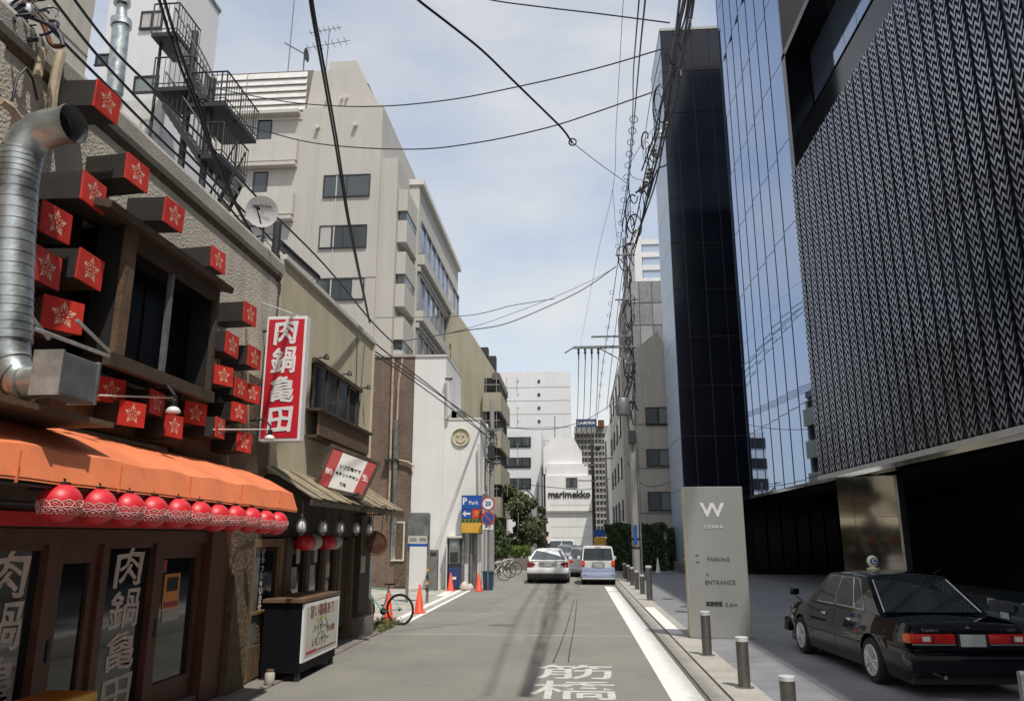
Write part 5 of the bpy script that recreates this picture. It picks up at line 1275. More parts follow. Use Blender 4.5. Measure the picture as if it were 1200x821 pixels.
# blue parking sign tower
YP = 32.2-.7
t = thing('parking_sign', 'blue parking sign with white arrow and red square on a post', 'sign', (-4.2, YP, 0))
a = ay(541, 580, YP); b = ay(565, 580, YP); z1 = ay(541, 613, YP).z; z2 = ay(541, 619, YP).z
w_ = b.x-a.x
MB().bbox(a.x, b.x, YP, YP+.16, z2-.2, a.z, .01).build('case', 'iron', t)
zm = a.z-(a.z-ay(541, 596, YP).z)
B(a.x+.01, b.x-.01, YP-.01, YP, zm+.01, a.z-.01).build('blue_panel', 'blue_sign', t)
text('lettering', 'P', .36, 'white', t, (a.x+.13, YP-.014, (zm+a.z)/2+.03), '-y', .002, .012); text('lettering', 'Park', .22, 'white', t, (a.x+.49, YP-.014, (zm+a.z)/2-.03), '-y', .002, .002)
mx_ = (a.x+b.x)/2; z3 = ay(541, 607, YP).z
B(a.x+.01, mx_-.01, YP-.01, YP, z3+.01, zm-.01).build('arrow_panel', 'blue_sign', t); B(mx_+.01, b.x-.01, YP-.01, YP, z3+.01, zm-.01).build('red_panel', 'sign_red', t)
cz = (z3+zm)/2; MB().slab([(a.x+.05, YP-.012, cz), (a.x+.17, YP-.012, cz-.13), (a.x+.17, YP-.012, cz-.04), (mx_-.05, YP-.012, cz-.04), (mx_-.05, YP-.012, cz+.04), (a.x+.17, YP-.012, cz+.04), (a.x+.17, YP-.012, cz+.13)], .001).build('arrow', 'white', t)
text('lettering', '空', .2, 'yellow', t, ((mx_+b.x)/2, YP-.014, cz), '-y', .002, .004)
B(a.x+.01, b.x-.01, YP-.01, YP, ay(541, 612, YP).z, z3-.01).build('striped_panel', 'leaf_shrub', t); B(a.x+.01, b.x-.01, YP-.01, YP, z2-.17, ay(541, 612, YP).z-.01).build('orange_panel', 'yellow', t)
for i in range(5): B(a.x+.06+i*.15, a.x+.12+i*.15, YP-.014, YP-.01, ay(541, 612, YP).z+.03, z3-.04).build('print_mark', 'text_black', t)
MB().tube([(a.x+.06, YP+.2, 0), (a.x+.06, YP+.2, a.z)], .07, 8).build('post', 'galv_dull', t)
# traffic signs on the concrete pole
t = thing('road_signs', 'two round road signs with red rings, one above the other on a grey post', 'road sign', (-3.75, 31.6, 0))
for px, py, kind in ((572, 590, 'w'), (572, 607, 'b')):
    c = ay(px, py, 31.3)
    MB().lathe([(.28, 0), (.28, -.02), (0, -.02)], (c.x, 31.3, c.z), 26, 'y').build('disc', 'text_red', t, 30)
    MB().lathe([(.215, -.021), (.215, -.026), (0, -.026)], (c.x, 31.3, c.z), 26, 'y').build('disc_face', 'white' if kind == 'w' else 'blue_sign', t)
    if kind == 'w': text('lettering', '20', .24, 'blue_sign', t, (c.x, 31.27, c.z), '-y', .002, .008)
    else: MB().slab([(c.x-.17, 31.27, c.z+.13), (c.x-.12, 31.27, c.z+.18), (c.x+.17, 31.27, c.z-.13), (c.x+.12, 31.27, c.z-.18)], .003).build('slash', 'text_red', t)
c = ay(572, 617, 31.3); B(c.x-.22, c.x+.2, 31.28, 31.3, c.z-.1, c.z+.08).build('plate', 'white', t); text('lettering', '終日', .13, 'text_black', t, (c.x, 31.275, c.z), '-y', .001, .003)
c = ay(572, 600, 31.3); MB().tube([(c.x, 31.35, 0), (c.x, 31.35, 3.6)], .035, 8).build('post', 'galv_dull', t)
# pay machine
p = az(545, 690, 0); x, y = -4.75, 32.0-.45
t = thing('pay_machine', 'grey and blue parking pay machine in a white hooded booth', 'machine', (x, y, 0))
MB().bbox(x-.32, x+.12, y, y+.4, .1, .85, .02).build('lower_cabinet', 'machine_blue', t); MB().bbox(x-.32, x+.12, y, y+.4, 1.0, 2.0, .02).build('upper_cabinet', 'galv_dull', t); B(x-.26, x+.06, y-.01, y, 1.05, 1.45).build('screen', 'iron', t); B(x-.24, x+.04, y-.012, y, 1.6, 1.85).build('instruction_plate', 'galv', t)
MB().bbox(x-.4, x+.22, y-.1, y+.45, 2.0, 2.08, .01).build('hood', 'white_soft', t); B(x-.42, x-.38, y, y+.45, 0, 2.0).build('side_panel', 'white_soft', t); B(x-.28, x+.08, y+.02, y+.38, .0, 1.0).build('pedestal', 'iron', t)
B(x-.2, x+0, y-.012, y, .4, .5).build('label_plate', 'white', t)
t = thing('grey_cabinet', 'slim grey metal cabinet left of the parking pay machine', 'cabinet', (-5.65, 31.4, 0)); MB().bbox(-5.8, -5.48, 31.3, 31.6, 0, 1.55, .02).build('cabinet', 'galv_dull', t); MB().box(-5.76, -5.52, 31.29, 31.3, 1.3, 1.45).build('vent', 'iron', t)
t = thing('blue_bin', 'dark blue bin at the corner post of the white building', 'bin', (-3.95, 31.9-.5, 0)); c = az(572, 686.5)*.93
MB().lathe([(.19, 0.0), (.22, .66), (.24, .66), (.24, .72), (0, .74)], (c.x, c.y, 0), 18).build('bin', 'blue_bin', t, 40)
t = thing('white_bags', 'two small pale bags slumped beside the pay machine', 'bag', (-4.35, 31.5, 0))
for dx, s_ in ((0, .2), (.22, .15)): MB().lathe([(0, 0), (s_*.9, .03), (s_, s_*.7), (s_*.6, s_*1.4), (.03, s_*1.7), (0, s_*1.7)], (-4.4+dx, 31.5, 0), 12).build('bag', 'paper', t, 60)
for px, X, h in ((566, -3.75, 2.6),): 
    t = thing('drain_pipes', 'two pale vertical pipes at the corner of the white building', 'pipe', (-4.0, 31.85, 0))
    for dx in (0, .3): MB().tube([(-4.2+dx, 31.9, 0), (-4.2+dx, 31.9, 2.7)], .07, 10).build('pipe', 'white_soft' if dx else 'galv_dull', t, 50)
B(-4.3, -3.9, 31.96, 31.995, 0, 2.5).build('grey_door', 'galv_dull', bpy.data.objects['white_corner_building'])

# ================================================================== BICYCLES
def bicycle(label, frame='bike_white', R=.33):
    t = thing('bicycle', label, 'bicycle', (0, 0, 0), 'bicycles by the roadside')
    for y in (-.52, .52):
        w_ = MB().tube([(0, y+R*cos(a), R+R*sin(a)) for a in [2*pi*i/28 for i in range(29)]], .020, 6, cap=False).build('wheel', 'tyre', t, 60)
        MB().tube([(0, y+(R-.03)*cos(a), R+(R-.03)*sin(a)) for a in [2*pi*i/28 for i in range(29)]], .010, 5, cap=False).build('rim', 'iron' if frame == 'bike_teal' else 'rim', w_)
        m = MB()
        for k in range(14): a = 2*pi*k/14; m.tube([(.02*(-1)**k, y, R), (0, y+(R-.03)*cos(a), R+(R-.03)*sin(a))], .0022, 3)
        m.lathe([(.03, -.04), (.03, .04)], (0, y, R), 8, 'x'); m.build('spokes', 'chrome', w_)
    m = MB(); bb_, hd, st_ = (0, -.05, .29), (0, .36, .78), (0, -.20, .80)
    for a, b, r in ((bb_, st_, .017), (bb_, hd, .02), (st_, (0, .34, .84), .018), (bb_, (0, -.52, R), .011), (st_, (0, -.52, R), .010), ((0, .345, .9), hd, .02)): m.tube([a, b], r, 7)
    m.build('frame', frame, t, 50); MB().tube([hd, (0, .42, .6), (0, .52, R)], .014, 6).build('fork', frame if frame == 'bike_teal' else 'chrome', t, 50)
    MB().tube([(-.30, .30, .98), (-.1, .36, .97), (.1, .36, .97), (.30, .30, .98)], .013, 6).tube([(0, .345, .88), (0, .355, .98)], .015, 6).build('handlebar', 'iron', t, 50)
    MB().tube([(0, -.2, .79), (0, -.24, .93)], .013, 6).build('seat_post', 'iron', t); MB().add([(-.07, -.36, .95), (.07, -.36, .95), (.02, -.1, .94), (-.02, -.1, .94), (-.06, -.36, .915), (.06, -.36, .915), (.015, -.1, .92), (-.015, -.1, .92)], [(0, 1, 2, 3), (4, 7, 6, 5), (0, 4, 5, 1), (1, 5, 6, 2), (2, 6, 7, 3), (3, 7, 4, 0)]).build('saddle', 'black_plastic', t)
    MB().lathe([(.085, -.005), (.085, .005)], (.03, -.05, .29), 14, 'x').tube([(.05, -.05, .29), (.05, -.02, .13)], .01, 5).tube([(-.05, -.05, .29), (-.05, -.08, .45)], .01, 5).box(.04, .12, -.06, .02, .11, .13).box(-.12, -.04, -.12, -.04, .44, .46).build('crank', 'iron', t)
    return t
b0 = bicycle('teal framed mountain bicycle leaning at the shop corner, its rear wheel towards the road', 'bike_teal', .35); b0.location = (-4.72, 19.25, .005); b0.rotation_euler = (0, radians(-4), radians(76))
b1_ = bicycle('white bicycle nearest on the left pavement beyond the white building, wheel to the road', 'bike_white')
for ch in b1_.children: pass
b1_.location = (-3.95, 38.2, .01); b1_.rotation_euler = (0, radians(4), radians(-76))
for lab, loc, rz in (('middle white bicycle of the row beyond the white building', (-3.9, 41.0, .01), -70), ('farthest white bicycle near the rear of the white sedan', (-3.8, 44.0, .01), -72)):
    c = copy_tree(b1_, None, label=lab); c.location = loc; c.rotation_euler = (0, 0, radians(rz))

# ================================================================== PLANTS
def leaves(m, pts, s0, s1, flat=.5):
    for p in pts:
        n = Vector((random.gauss(0, 1), random.gauss(0, 1), random.gauss(0, 1)*flat+.4)).normalized(); a = n.orthogonal().normalized(); b = n.cross(a); r = random.uniform(s0, s1); an = random.uniform(0, 6.28)
        a, b = a*cos(an)+b*sin(an), b*cos(an)-a*sin(an)
        m.add([p-a*r, p-b*r*.5, p+a*r, p+b*r*.5], [(0, 1, 2, 3)])
def hedge(name, label, x0, x1, y0, y1, h, n, mt='leaf_hedge', s=(.05, .12)):
    t = thing(name, label, 'hedge', ((x0+x1)/2, y0, 0))
    B(x0+.18, x1-.18, y0+.18, y1-.1, 0, h-.2).build('shade_core', 'hedge_shade', t)  # solid near-black box paints the shade between the leaves
    m = MB(); pts = []
    for _ in range(n):
        f = random.random(); d = abs(random.gauss(0, .09)); bump_ = .09*sin(_*.37)
        if f < .55: p = Vector((random.uniform(x0, x1), y0+d, random.uniform(0.05, h)))
        elif f < .8: p = Vector((random.uniform(x0, x1), random.uniform(y0, y1), h-d+.12*sin(3.1*random.uniform(x0, x1))*.6))
        else: p = Vector((x0+d, random.uniform(y0, y1), random.uniform(.05, h)))
        p += Vector((.08*sin(p.z*4+p.x*3), .10*sin(p.x*3.3+p.z*2.2), .07*sin(p.x*5))); pts.append(p)
    leaves(m, pts, *s); m.build('leaves', mt, t, -1); return t
hedge('hedge', 'tall dark green clipped hedge in front of the gabled building', 2.0, 5.75, 50, 52, 2.8, 9000)
hedge('hedge', 'dark hedge block beside the black tower, right of the clipped hedge', 5.95, 7.6, 51.0, 53, 2.55, 2500)
def tree(label, x, y, h, tr, cr, n, mt, s=(.08, .2), seed=3, name='street_tree'):
    random.seed(seed); t = thing(name, label, 'tree', (x, y, 0)); m = MB(); pts = []
    m.tube([(x, y, 0), (x+.05, y, h*.25), (x-.03, y+.05, h*.5), (x, y, h*.8)], tr, 8, r1=tr*.3)
    cl = []
    for k in range(16):
        z = h*random.uniform(.32, .95); a = random.uniform(0, 6.28); r = cr*(1-.55*abs(z/h-.55)*1.6)*random.uniform(.35, 1); c = Vector((x+r*cos(a), y+r*sin(a), z)); cl.append((c, cr*random.uniform(.28, .5)))
        m.tube([(x, y, z*.75), Vector((x, y, z*.85)).lerp(c, .5)+Vector((0, 0, .05)), c], tr*.28, 5, r1=tr*.08)
    m.build('trunk', 'bark', t, 50)
    for _ in range(n):
        c, r = random.choice(cl); d = Vector((random.gauss(0, 1), random.gauss(0, 1), random.gauss(0, .75))).normalized()*r*random.random()**.45; pts.append(c+d)
    l = MB(); leaves(l, pts, *s); l.build('crown', mt, t, -1); return t
tree('leafy green street tree beside the white striped building on the left', -3.9, 53, 5.6, .1, 1.35, 5200, 'leaf_tree', seed=5)
tree('smaller pale green tree in front of the striped building near the road', -2.9, 60, 4.6, .07, .9, 2400, 'leaf_tree', seed=9)
tree('dark green tree behind the white bicycles under the olive building', -5.4, 50, 3.2, .07, 1.1, 2400, 'leaf_hedge', seed=12)
random.seed(21)
t = thing('low_shrubs', 'bright green low shrubs on a stone ledge below the street tree', 'shrub', (-4, 51, 0)); m = MB(); leaves(m, [Vector((random.uniform(-5.1, -2.9), random.uniform(50.4, 52), .75+random.random()**.6*.75*(1-.1*abs(random.gauss(0, 1))))) for _ in range(2600)], .05, .12); m.build('leaves', 'leaf_shrub', t, -1); B(-5.4, -2.7, 50.2, 52.2, 0, .72).build('planter', 'concrete_dark', t)
sp_ = MB()
tree('slim bare young tree in front of the hedge by the utility pole', 4.0, 49, 2.6, .035, .5, 260, 'leaf_hedge', (.03, .07), seed=14, name='young_tree')
random.seed(31)
g = MB(); leaves(g, [Vector((random.uniform(-4.85, -4.25), random.uniform(17.5, 19.6), random.random()**2*.14)) for _ in range(1500)], .015, .045); o = g.build('weeds', 'leaf_weed', None, -1, label='yellow green weeds growing along the kerb under the bicycle', cat='weeds', kind='stuff')
for i in range(3):
    pass
# ================================================================== POLES AND CABLES
PX, PY = 2.86, 38.0
up = thing('utility_pole', 'tall grey concrete utility pole with crossarm, transformer and cables on the right kerb', 'utility pole', (PX, PY, 0))
MB().tube([(PX, PY, 0), (PX, PY, 17.2)], .19, 14, r1=.12).build('pole', 'pole_concrete', up, 60)
MB().tube([(PX+.26, PY, 0), (PX+.24, PY, 9)], .05, 8).build('conduit', 'galv_dull', up, 60); MB().tube([(PX+.3, PY+.1, 3), (PX+.2, PY+.1, 15)], .04, 6).build('conduit', 'iron', up)
def cz(py): return ay(735, py, PY).z
zc = cz(407); xl = ay(672, 405, PY).x
B(xl, PX+.2, PY-.25, PY-.14, zc-.06, zc+.06).build('crossarm', 'galv_dull', up); B(xl+.9, PX+.2, PY-.25, PY-.15, zc+.5, zc+.58).build('crossarm', 'galv_dull', up)
MB().tube([(xl+1.2, PY-.2, zc), (PX, PY-.15, zc-.9)], .04, 6).build('brace', 'galv_dull', up); MB().tube([(xl, PY-.2, zc), (xl-.45, PY-.2, zc-.28)], .03, 5).build('stay', 'iron', up)
for k in range(4): MB().lathe([(.03, -.05), (.07, -.12), (.04, -.2), (.07, -.26), (.03, -.4), (.03, -.62)], (xl+.25+k*.33, PY-.2, zc), 8).build('insulator', 'cable', up, 40)
MB().lathe([(0, 0), (.3, .02), (.32, .1), (.32, .75), (.27, .85), (0, .87)], (PX-.42, PY-.35, cz(488)), 16).build('transformer', 'galv_dull', up, 40)
MB().bbox(PX-.18, PX+.18, PY-.35, PY-.18, cz(520), cz(505), .02).build('switch_box', 'iron', up)
for z, s in ((cz(470), .5), (cz(440), .7), (cz(352), .6), (cz(300), .5)): B(PX-s, PX+s, PY-.21, PY-.12, z-.03, z+.03).build('bracket_arm', 'galv_dull', up)
random.seed(5)
m = MB()
for k in range(26):
    z = random.uniform(cz(500), cz(320)); a = random.uniform(0, 6.28); r = random.uniform(.2, .5)
    m.tube([(PX+r*cos(a+i*.6)*.8, PY-.25+r*.3*sin(a+i*.6), z+.5*sin(i*.9+k)+i*.12) for i in range(7)], random.choice((.012, .02, .028)), 4)
m.build('cable_loops', 'cable', up, kind='stuff')
for z in (1.5, 1.9): MB().lathe([(.2, z), (.2, z+.1)], (PX, PY, 0), 14).build('band', 'iron', up)
B(PX-.08, PX+.08, PY-.2, PY-.19, 1.7, 2.6).build('plate', 'blue_sign', up)
def pole(name, label, x, y, h, r=.15, mt='pole_concrete', arms=()):
    t = thing(name, label, 'utility pole', (x, y, 0)); MB().tube([(x, y, 0), (x, y, h)], r, 12, r1=r*.7).build('pole', mt, t, 60)
    for z, a, b in arms: B(x+a, x+b, y-.2, y-.1, z-.05, z+.05).build('crossarm', 'galv_dull', t); MB().lathe([(.05, 0), (.06, .12), (.02, .2)], (x+a+.1, y-.15, z+.05), 8).build('insulator', 'white_soft', t)
    return t
p1_ = pole('utility_pole', 'slim concrete pole with cable fittings at the corner of the white building', -3.55, 33.4, 7.9, .14, arms=((6.6, -.3, .5), (5.2, -.2, .4)))
m = MB()
for k in range(9): m.tube([(-3.55+.25*cos(i+k), 33.25+.1*sin(i*2), 5.0+k*.2+.25*sin(i*1.1+k)) for i in range(6)], .018, 4)
m.build('cable_loops', 'cable', p1_, kind='stuff'); MB().bbox(-3.7, -3.4, 33.05, 33.25, 5.3, 5.9, .02).build('junction_box', 'iron', p1_)
def hp(px, py, Y): return ay(px, py, Y)
q = hp(630, 570, 66); pole('utility_pole', 'grey steel lamp pole by the street tree with a slanting arm', q.x, 66, hp(630, 565, 66).z, .13, 'galv_dull')
MB().tube([(q.x, 66, hp(630, 590, 66).z), hp(622, 578, 66), hp(606, 565, 66)], .07, 6).build('slanting_arm', 'iron', bpy.data.objects['utility_pole.002'])
q = hp(638, 570, 70); pole('utility_pole', 'dark slim pole with red white band right of the lamp pole', q.x, 70, hp(638, 555, 70).z, .13, 'iron')
MB().lathe([(.16, 1.6), (.16, 3.0)], (q.x, 70, 0), 12).build('band', 'text_red', bpy.data.objects['utility_pole.003'])
q = hp(695, 570, 74); o = pole('utility_pole', 'distant dark pole with street lamp in front of the grey apartments', q.x, 74, hp(695, 520, 74).z, .17, 'iron', arms=((hp(695, 545, 74).z, -.8, .5), (hp(695, 563, 74).z, -1.4, .3)))
MB().lathe([(.2, 0), (.25, .35), (.1, .5)], (q.x+.5, 74, hp(695, 528, 74).z), 10).build('lamp_head', 'iron', o)
q = hp(711, 570, 66); pole('utility_pole', 'thin far pole behind the van near the right kerb', q.x, 66, 10, .1, 'pole_concrete', arms=((8.5, -.6, .6),))
# advert board behind the dark pole
q = hp(703, 630, 72); t = thing('street_advert', 'small yellow and blue street advert behind the dark pole', 'sign', (q.x, 72, 0)); B(q.x-.55, q.x+.5, 72, 72.1, 1.2, 2.0).build('yellow_panel', 'yellow', t); B(q.x-.55, q.x+.5, 72, 72.1, 2.05, 2.7).build('blue_panel', 'blue_sign', t); MB().tube([(q.x, 72.15, 0), (q.x, 72.15, 2.7)], .05, 6).build('post', 'iron', t)
q = hp(748, 635, 48)
# small red sign at the dark hedge
q = ay(796, 652, 46); t = thing('small_red_sign', 'small red and white notice on the dark wall beside the hotel sign', 'sign', (q.x, 46, q.z)); 
B(6.05, 6.3, 45.6, 45.65, q.z-.12, q.z+.12).build('plate', 'sign_red', t); B(6.08, 6.27, 45.59, 45.6, q.z-.1, q.z-.02).build('white_band', 'white', t); MB().tube([(6.18, 45.66, 0), (6.18, 45.66, q.z)], .02, 6).build('post', 'iron', t)
# dark wall between hedge and tower
t = thing('low_dark_wall', 'low dark stone wall along the pavement beside the black tower', 'wall', (6.0, 49, 0)); B(6.1, 6.3, 46.2, 50.8, 0, .55).build('wall', 'concrete_dark', t)

# ---- overhead cables: real hanging lines between poles and buildings
def sag(pts, k=6):
    out = []
    P_ = [Vector(p) for p in pts]
    for i in range(len(P_)-1):
        p0 = P_[max(i-1, 0)]; p1 = P_[i]; p2 = P_[i+1]; p3 = P_[min(i+2, len(P_)-1)]
        for j in range(k):
            t = j/k; out.append(.5*((2*p1)+(p2-p0)*t+(2*p0-5*p1+4*p2-p3)*t*t+(3*p1-p0-3*p2+p3)*t**3))
    out.append(P_[-1]); return out
def cable(lab, pts, r, mt='cable', grp='overhead cables', n=5): return MB().tube(sag(pts), r, n).build('overhead_cable', mt, None, 60, label=lab, cat='cable', group=grp)
XL = 2.9
def vx(pix, X=XL): return [ax(x, y, X) for x, y in pix]
def vy(pix, Y): return [ay(x, y, Y) for x, y in pix]
def vd(pix): return [ay(x, y, Y) for x, y, Y in pix]
cable('topmost cable crossing the sky at the upper centre towards the bundle', vy([(540, -12), (575, 0), (640, 9), (700, 16), (785, 27)], 14), .016)
cable('cable sagging across the sky from the fire escape to the bundle, upper one', vd([(258, 105, 24), (340, 120, 22), (430, 125, 20), (520, 118, 18.5), (610, 101, 17.5), (700, 80, 17), (778, 57, 16.5)]), .018)
cable('lower cable sagging from the white building across the sky to the insulator', vd([(200, 120, 22), (285, 146, 21.5), (370, 168, 21), (480, 175, 20), (560, 167, 19.5), (640, 150, 19), (700, 131, 18.5), (765, 108, 18)]), .019)
cable('heavy black cable coming down from the upper centre to a loop', vd([(470, -20, 10), (490, 0, 10.5), (530, 31, 11.5), (566, 60, 12.5), (602, 95, 13.5), (640, 132, 14.5), (660, 152, 15), (671, 168, 15.2)]), .024)
lp_ = ay(671, 165, 15.2); MB().tube([lp_+Vector((.08*cos(a), 0, .08*sin(a)-.03)) for a in [i*.6 for i in range(11)]], .018, 5).build('cable_loop', 'cable', None, 60, label='small coiled loop at the end of the heavy black cable', cat='cable coil')
cable('thin stay wire running from the cable loop to the insulator cluster', vd([(672, 168, 15.2), (700, 190, 17), (735, 215, 19)]), .009)
for dx, lab in ((0, 'left strand of the heavy cable pair hanging before the beige office building'), (3, 'right strand of the heavy cable pair hanging before the beige office building')):
    cable(lab, vd([(361+dx, -15, 8), (366+dx, 20, 8.4), (378+dx, 85, 9.3), (393+dx*.9, 170, 10.8), (406+dx*.6, 250, 12.5), (418+dx*.5, 310, 14.2), (433+dx*.2, 378, 17)]), .017)
for dx, lab in ((0, 'left strand of the thick cable pair in front of the fire escape'), (6, 'right strand of the thick cable pair in front of the fire escape')):
    cable(lab, vd([(183+dx, -12, 7), (188+dx, 5, 7.2), (200+dx, 45, 7.6), (214+dx*.8, 85, 8.1), (232+dx*.6, 130, 8.7), (247+dx*.4, 175, 9.3), (272+dx*.3, 232, 10.1), (303, 288, 11.2)]), .019)
cable('upper cable from the office building to the right hand pole', vd([(440, 372, 36), (545, 370, 37), (600, 358, 37.5), (650, 350, 38)]), .02)
cable('cable rising from the smiling building roof to the right hand pole', vd([(470, 400, 34), (540, 388, 35), (590, 380, 36), (640, 360, 37), (685, 338, 37.5), (722, 312, 38)]), .026)
cable('second thin cable rising beside the first to the right hand pole', vd([(520, 392, 34), (570, 378, 36), (640, 352, 37), (690, 330, 37.5), (720, 314, 38)]), .014)
cable('very thin vertical wire through the middle of the sky', vd([(731, -10, 18), (727, 60, 20), (722, 150, 23), (718, 222, 27), (700, 300, 40), (680, 405, 60)]), .009, 'cable_grey')
cable('second very thin wire branching down from the first', vd([(718, 222, 27), (722, 270, 31), (726, 300, 36)]), .009, 'cable_grey')
# bundle along the right kerb, overhead
strands = [([(757, -20), (756, 0), (750, 60), (744, 130), (737, 210), (729, 270), (718, 350), (706, 430), (700, 490)], .020, 'leftmost ringed cable of the right bundle, hanging free'),
 ([(751, -20), (748, 10), (742, 90), (741, 140), (735, 215), (727, 262)], .016, 'thin cable beside the leftmost one in the right bundle'),
 ([(806, -20), (800, 10), (789, 60), (784, 110), (776, 160), (764, 210), (757, 240), (745, 285)], .034, 'thickest cable in the right hand overhead bundle'),
 ([(812, -20), (806, 20), (799, 60), (795, 100), (788, 140), (783, 190), (770, 200), (760, 232)], .024, 'outer right cable of the bundle beside the black tower'),
 ([(798, -20), (792, 35), (786, 80), (777, 110), (769, 150), (764, 200), (756, 235), (750, 270), (742, 300)], .022, 'second cable from the left in the dense bundle'),
 ([(803, -20), (797, 30), (788, 85), (780, 130), (772, 175), (762, 205), (754, 255), (735, 290)], .018, 'middle cable of the dense right hand bundle'),
 ([(809, -20), (802, 25), (792, 55), (787, 100), (783, 135), (788, 165), (783, 188)], .018, 'cable of the bundle that ends in a hanging hook'),
 ([(775, 60), (768, 90), (760, 130), (756, 170), (762, 195)], .014, 'slack service cable bowing left off the bundle'),
 ([(770, 145), (750, 172), (738, 195), (742, 208), (755, 210), (760, 200)], .016, 'slack loop hanging left of the insulator cluster'),
 ([(735, 290), (728, 330), (722, 380), (716, 430), (711, 480)], .018, 'ringed cable running down from the pole top'),
 ([(738, 300), (737, 340), (732, 380), (724, 425), (716, 470)], .022, 'cable running down beside the crossarm'),
 ([(815, -20), (808, 30), (797, 75), (790, 120), (778, 165), (768, 215), (752, 262), (742, 292)], .026, 'rightmost long strand of the dense overhead bundle'),
 ([(800, -20), (794, 20), (790, 70), (775, 125), (770, 160), (758, 195), (748, 245), (738, 288)], .022, 'wavy strand weaving through the dense overhead bundle'),
 ([(790, 40), (798, 60), (803, 90), (796, 112), (786, 120), (784, 95), (792, 70)], .016, 'twisted hanging loop beside the bundle near the black tower top'),
 ([(745, 285), (726, 290), (724, 300), (738, 318), (740, 330)], .028, 'black cable curl at the pole top')]
for pix, r, lab in strands:
    n_ = len(pix); ys_ = []
    pts = []
    for i, (x, y) in enumerate(pix):
        Y = 7.5+(max(0, y+20)/320)**1.4*30.5 if y < 300 else 38
        if y > 330 and 'leftmost' in lab or 'ringed' in lab and y > 330 or 'crossarm' in lab and y > 330: Y = 38+(y-330)/160*24
        pts.append(ay(x, y, min(Y, 62)))
    q_ = r*(1.1 if 'left' in lab else 1.35); MB().tube(sag(pts), q_*.55, 5, r1=q_ if pix[-1][1] > 220 else q_*.7).build('overhead_cable', 'cable', None, 60, label=lab, cat='cable', group='cables of the right hand bundle')
bt_ = MB(); random.seed(17)
for k in range(34):
    y = -10+285*random.random()**1.3; x = 806-(y/290)*62+random.uniform(-12, 10)-12*sin(y/290*pi); Y = 7.5+(max(0, y+20)/320)**1.4*30.5; c = ay(x, y, Y); sc_ = Y/18
    r = random.uniform(.08, .26)*sc_; e_ = random.uniform(1.2, 3.2)
    bt_.tube([c+Vector((r*cos(a_)*.7, .1*a_*sc_, r*e_*sin(a_))) for a_ in [i*.45+k for i in range(random.randint(6, 13))]], random.choice((.010, .016, .022))*sc_, 4)
bt_.build('slack_cable_loops', 'cable', None, label='tangle of slack cable loops tied along the thick overhead bundle', cat='cable loops', kind='stuff')
# dense clamps and insulators on the bundle
ins = thing('insulator_cluster', 'cluster of grey insulators and clamps where cross street cables meet the bundle', 'insulators', ay(757, 215, 30))
for px, py, Y in ((760, 205, 31), (756, 215, 31), (762, 200, 31), (766, 178, 29), (775, 158, 27), (780, 148, 27), (752, 222, 32)):
    c = ay(px, py, Y); MB().lathe([(.05, -.2), (.14, -.1), (.07, -.02), (.14, .05), (.05, .2)], c, 9).build('insulator', 'white_soft' if px % 2 else 'galv_dull', ins, 40)
MB().tube([ay(745, 226, 31), ay(765, 212, 31)], .05, 5).tube([ay(752, 200, 31), ay(770, 150, 28)], .035, 5).build('clamp_bar', 'iron', ins)
# spiral rings round the leftmost cable
rg = thing('cable_rings', 'row of small wire rings carrying the hanging cable down to the far pole', 'cable rings', ay(724, 300, 38))
for i in range(26):
    y = 140+i*13.5; x = 744-(y-130)*.128 if y < 300 else 722-(y-300)*.12; Y = 7.5+((y+20)/320)**1.4*30.5 if y < 300 else 38+(y-330)/160*24
    if Y > 60 or 300 < y < 330: continue
    c = ay(x, y, Y); R_ = .11; MB().tube([c+Vector((R_*cos(a), 0, R_*sin(a))) for a in [j*2*pi/8 for j in range(9)]], .012, 4, cap=False).build('ring', 'cable', rg)
# wires from crossarm to the far distance
for k in range(4):
    a = Vector((xl+.25+k*.33, PY-.2, zc-.6)); b = ay(676+k*7, 500, 74)
    cable('crossarm wire number %s from the left running away down the street' % ('one', 'two', 'three', 'four')[k] if False else ('leftmost wire hanging from the crossarm insulators', 'second wire hanging from the crossarm insulators', 'third wire hanging from the crossarm insulators', 'rightmost wire hanging from the crossarm insulators')[k], [a, a.lerp(b, .5)-Vector((0, 0, .5)), b], .022, grp='wires from the crossarm')
cable('long cable sagging across the far end of the street', vd([(590, 500, 52), (630, 503, 56), (660, 500, 60), (690, 490, 64), (722, 470, 60)]), .025)
cable('low cable crossing in front of the store lettering', vd([(600, 565, 66), (640, 570, 70), (690, 573, 74), (715, 560, 66)]), .03)
cable('cable looping out from the right pole towards the gabled building', vd([(735, 540, 38), (745, 560, 42), (765, 570, 48), (800, 560, 54)]), .02)
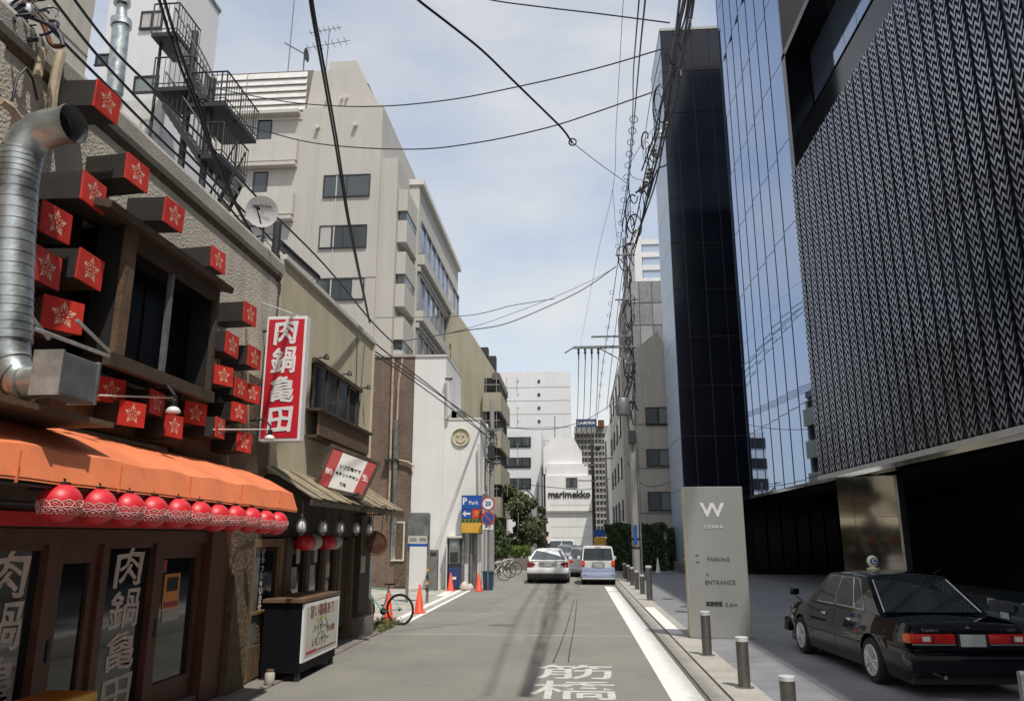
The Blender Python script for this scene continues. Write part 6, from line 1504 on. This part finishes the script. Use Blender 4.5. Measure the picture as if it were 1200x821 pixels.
# along the left roofs
L_ = [([(55, -10), (110, 60), (165, 120), (230, 190), (300, 262), (365, 330), (437, 400), (520, 465), (575, 515)], 'upper black cable strung along the left roof edge'),
 ([(30, 0), (75, 50), (130, 105), (190, 165), (250, 222), (303, 285)], 'lower black cable strung along the restaurant roof edge'),
 ([(0, 5), (60, 55), (120, 112), (180, 170), (240, 226), (300, 292)], 'lowest thin cable lying along the restaurant roof edge'),
 ([(80, -10), (130, 55), (180, 105), (240, 165), (305, 235), (380, 310), (437, 378), (470, 410)], 'grey cable running above the mustard roof to the office'),
 ([(310, 300), (350, 345), (400, 385), (440, 412), (500, 452), (575, 505)], 'cable from the restaurant corner to the white corner building'),
 ([(310, 325), (360, 350), (420, 402), (470, 436), (520, 472), (572, 512)], 'lower cable from the restaurant corner to the slim pole')]
for pix, lab in L_:
    pts = []
    for x, y in pix:
        Y = 926*4.6/(674-x)*1.0 if x < 437 else 18.0+(x-437)/138*15.5
        pts.append(ay(x, y, Y))
    cable(lab, pts, .019, grp='cables along the left roofs')
cable('white service wire from the mustard wall to the red signboard', vd([(245, 335, 10.0), (300, 352, 10.8), (350, 370, 11)]), .008, 'white_soft')
for pix, lab in (([(328, 285), (372, 325)], 'upper thick black sleeve on the cable above the mustard roof'), ([(324, 311), (367, 347)], 'lower thick black sleeve on the cable beside the mustard roof')):
    a, b = pix; MB().tube([ay(*a, 11.9), ay(*b, 13.6)], .065, 10).build('cable_sleeve', 'black_plastic', None, 60, label=lab, cat='cable sleeve')
# corner pole by the restaurant
cp = thing('corner_pole', 'dark pole wrapped in looping cables between the restaurant and the mustard shop', 'pole', (-4.6, 11.3, 3))
a = ay(309, 520, 11.3); b = ay(309, 275, 11.3); MB().tube([(a.x-.15, 11.55, 3.0), (a.x-.15, 11.55, b.z+.3)], .07, 8).build('pole', 'iron', cp, 50); MB().tube([(a.x-.3, 11.5, 3.0), (a.x-.3, 11.5, 6.2)], .03, 8).build('pipe', 'pipe_beige', cp, 50)
random.seed(8); m = MB()
for k in range(22):
    c = ay(random.uniform(302, 322), random.uniform(285, 350), 11.35); r = random.uniform(.05, .22); m.tube([c+Vector((r*cos(a_), .03*k/22, r*1.4*sin(a_))) for a_ in [i*.5+k for i in range(9)]], random.choice((.008, .012, .016)), 4)
for k in range(6):
    c = [ay(297+k*4+3*sin(i+k), 345+i*28, 11.3) for i in range(7)]; m.tube(sag(c, 3), .010, 4)
m.build('cable_loops', 'cable', cp, kind='stuff')
for px, py in ((312, 345), (306, 370)): c = ay(px, py, 11.3); MB().bbox(c.x-.1, c.x+.1, 11.2, 11.36, c.z-.08, c.z+.08, .015).build('junction_box', 'iron', cp)
# cable tangle at the top left
tp = thing('cable_junction', 'dense black tangle of cables and clamps at the top left corner', 'cable junction', ay(25, 20, 5.6))
m = MB()
for k in range(34):
    c = ay(random.gauss(22, 16), random.gauss(18, 12), random.uniform(5.3, 5.7)); r = random.uniform(.03, .13); m.tube([c+Vector((r*cos(a_), .05*sin(a_), r*sin(a_))) for a_ in [i*.55+k for i in range(7)]], random.choice((.008, .014, .022)), 4)
m.build('cable_loops', 'cable', tp, kind='stuff')
MB().tube(sag(vy([(18, 14), (40, 22), (58, 30), (70, 40), (74, 54)], 5.5)), .020, 6).build('curved_cable', 'cable', tp); MB().tube(sag(vy([(28, 2), (50, 28), (60, 52), (73, 54)], 5.6)), .022, 6).build('rusty_pipe', 'rust', tp)
for px, py in ((8, 22), (20, 42), (34, 12), (12, 4)): c = ay(px, py, 5.5); MB().lathe([(.02, -.05), (.04, -.02), (.03, .05), (.01, .07)], c, 8).build('clamp', 'dish', tp, 40)
MB().tube([ay(6, -5, 5.8), ay(10, 28, 5.8)], .05, 8).build('pale_post', 'pipe_beige', tp)
for px, py in ((55, 8), (66, 17)): c = ay(px, py, 6.4); MB().tube([c, c+(ay(72, 18, 6.8)-c)*.3], .025, 6).build('white_clamp', 'dish', tp)
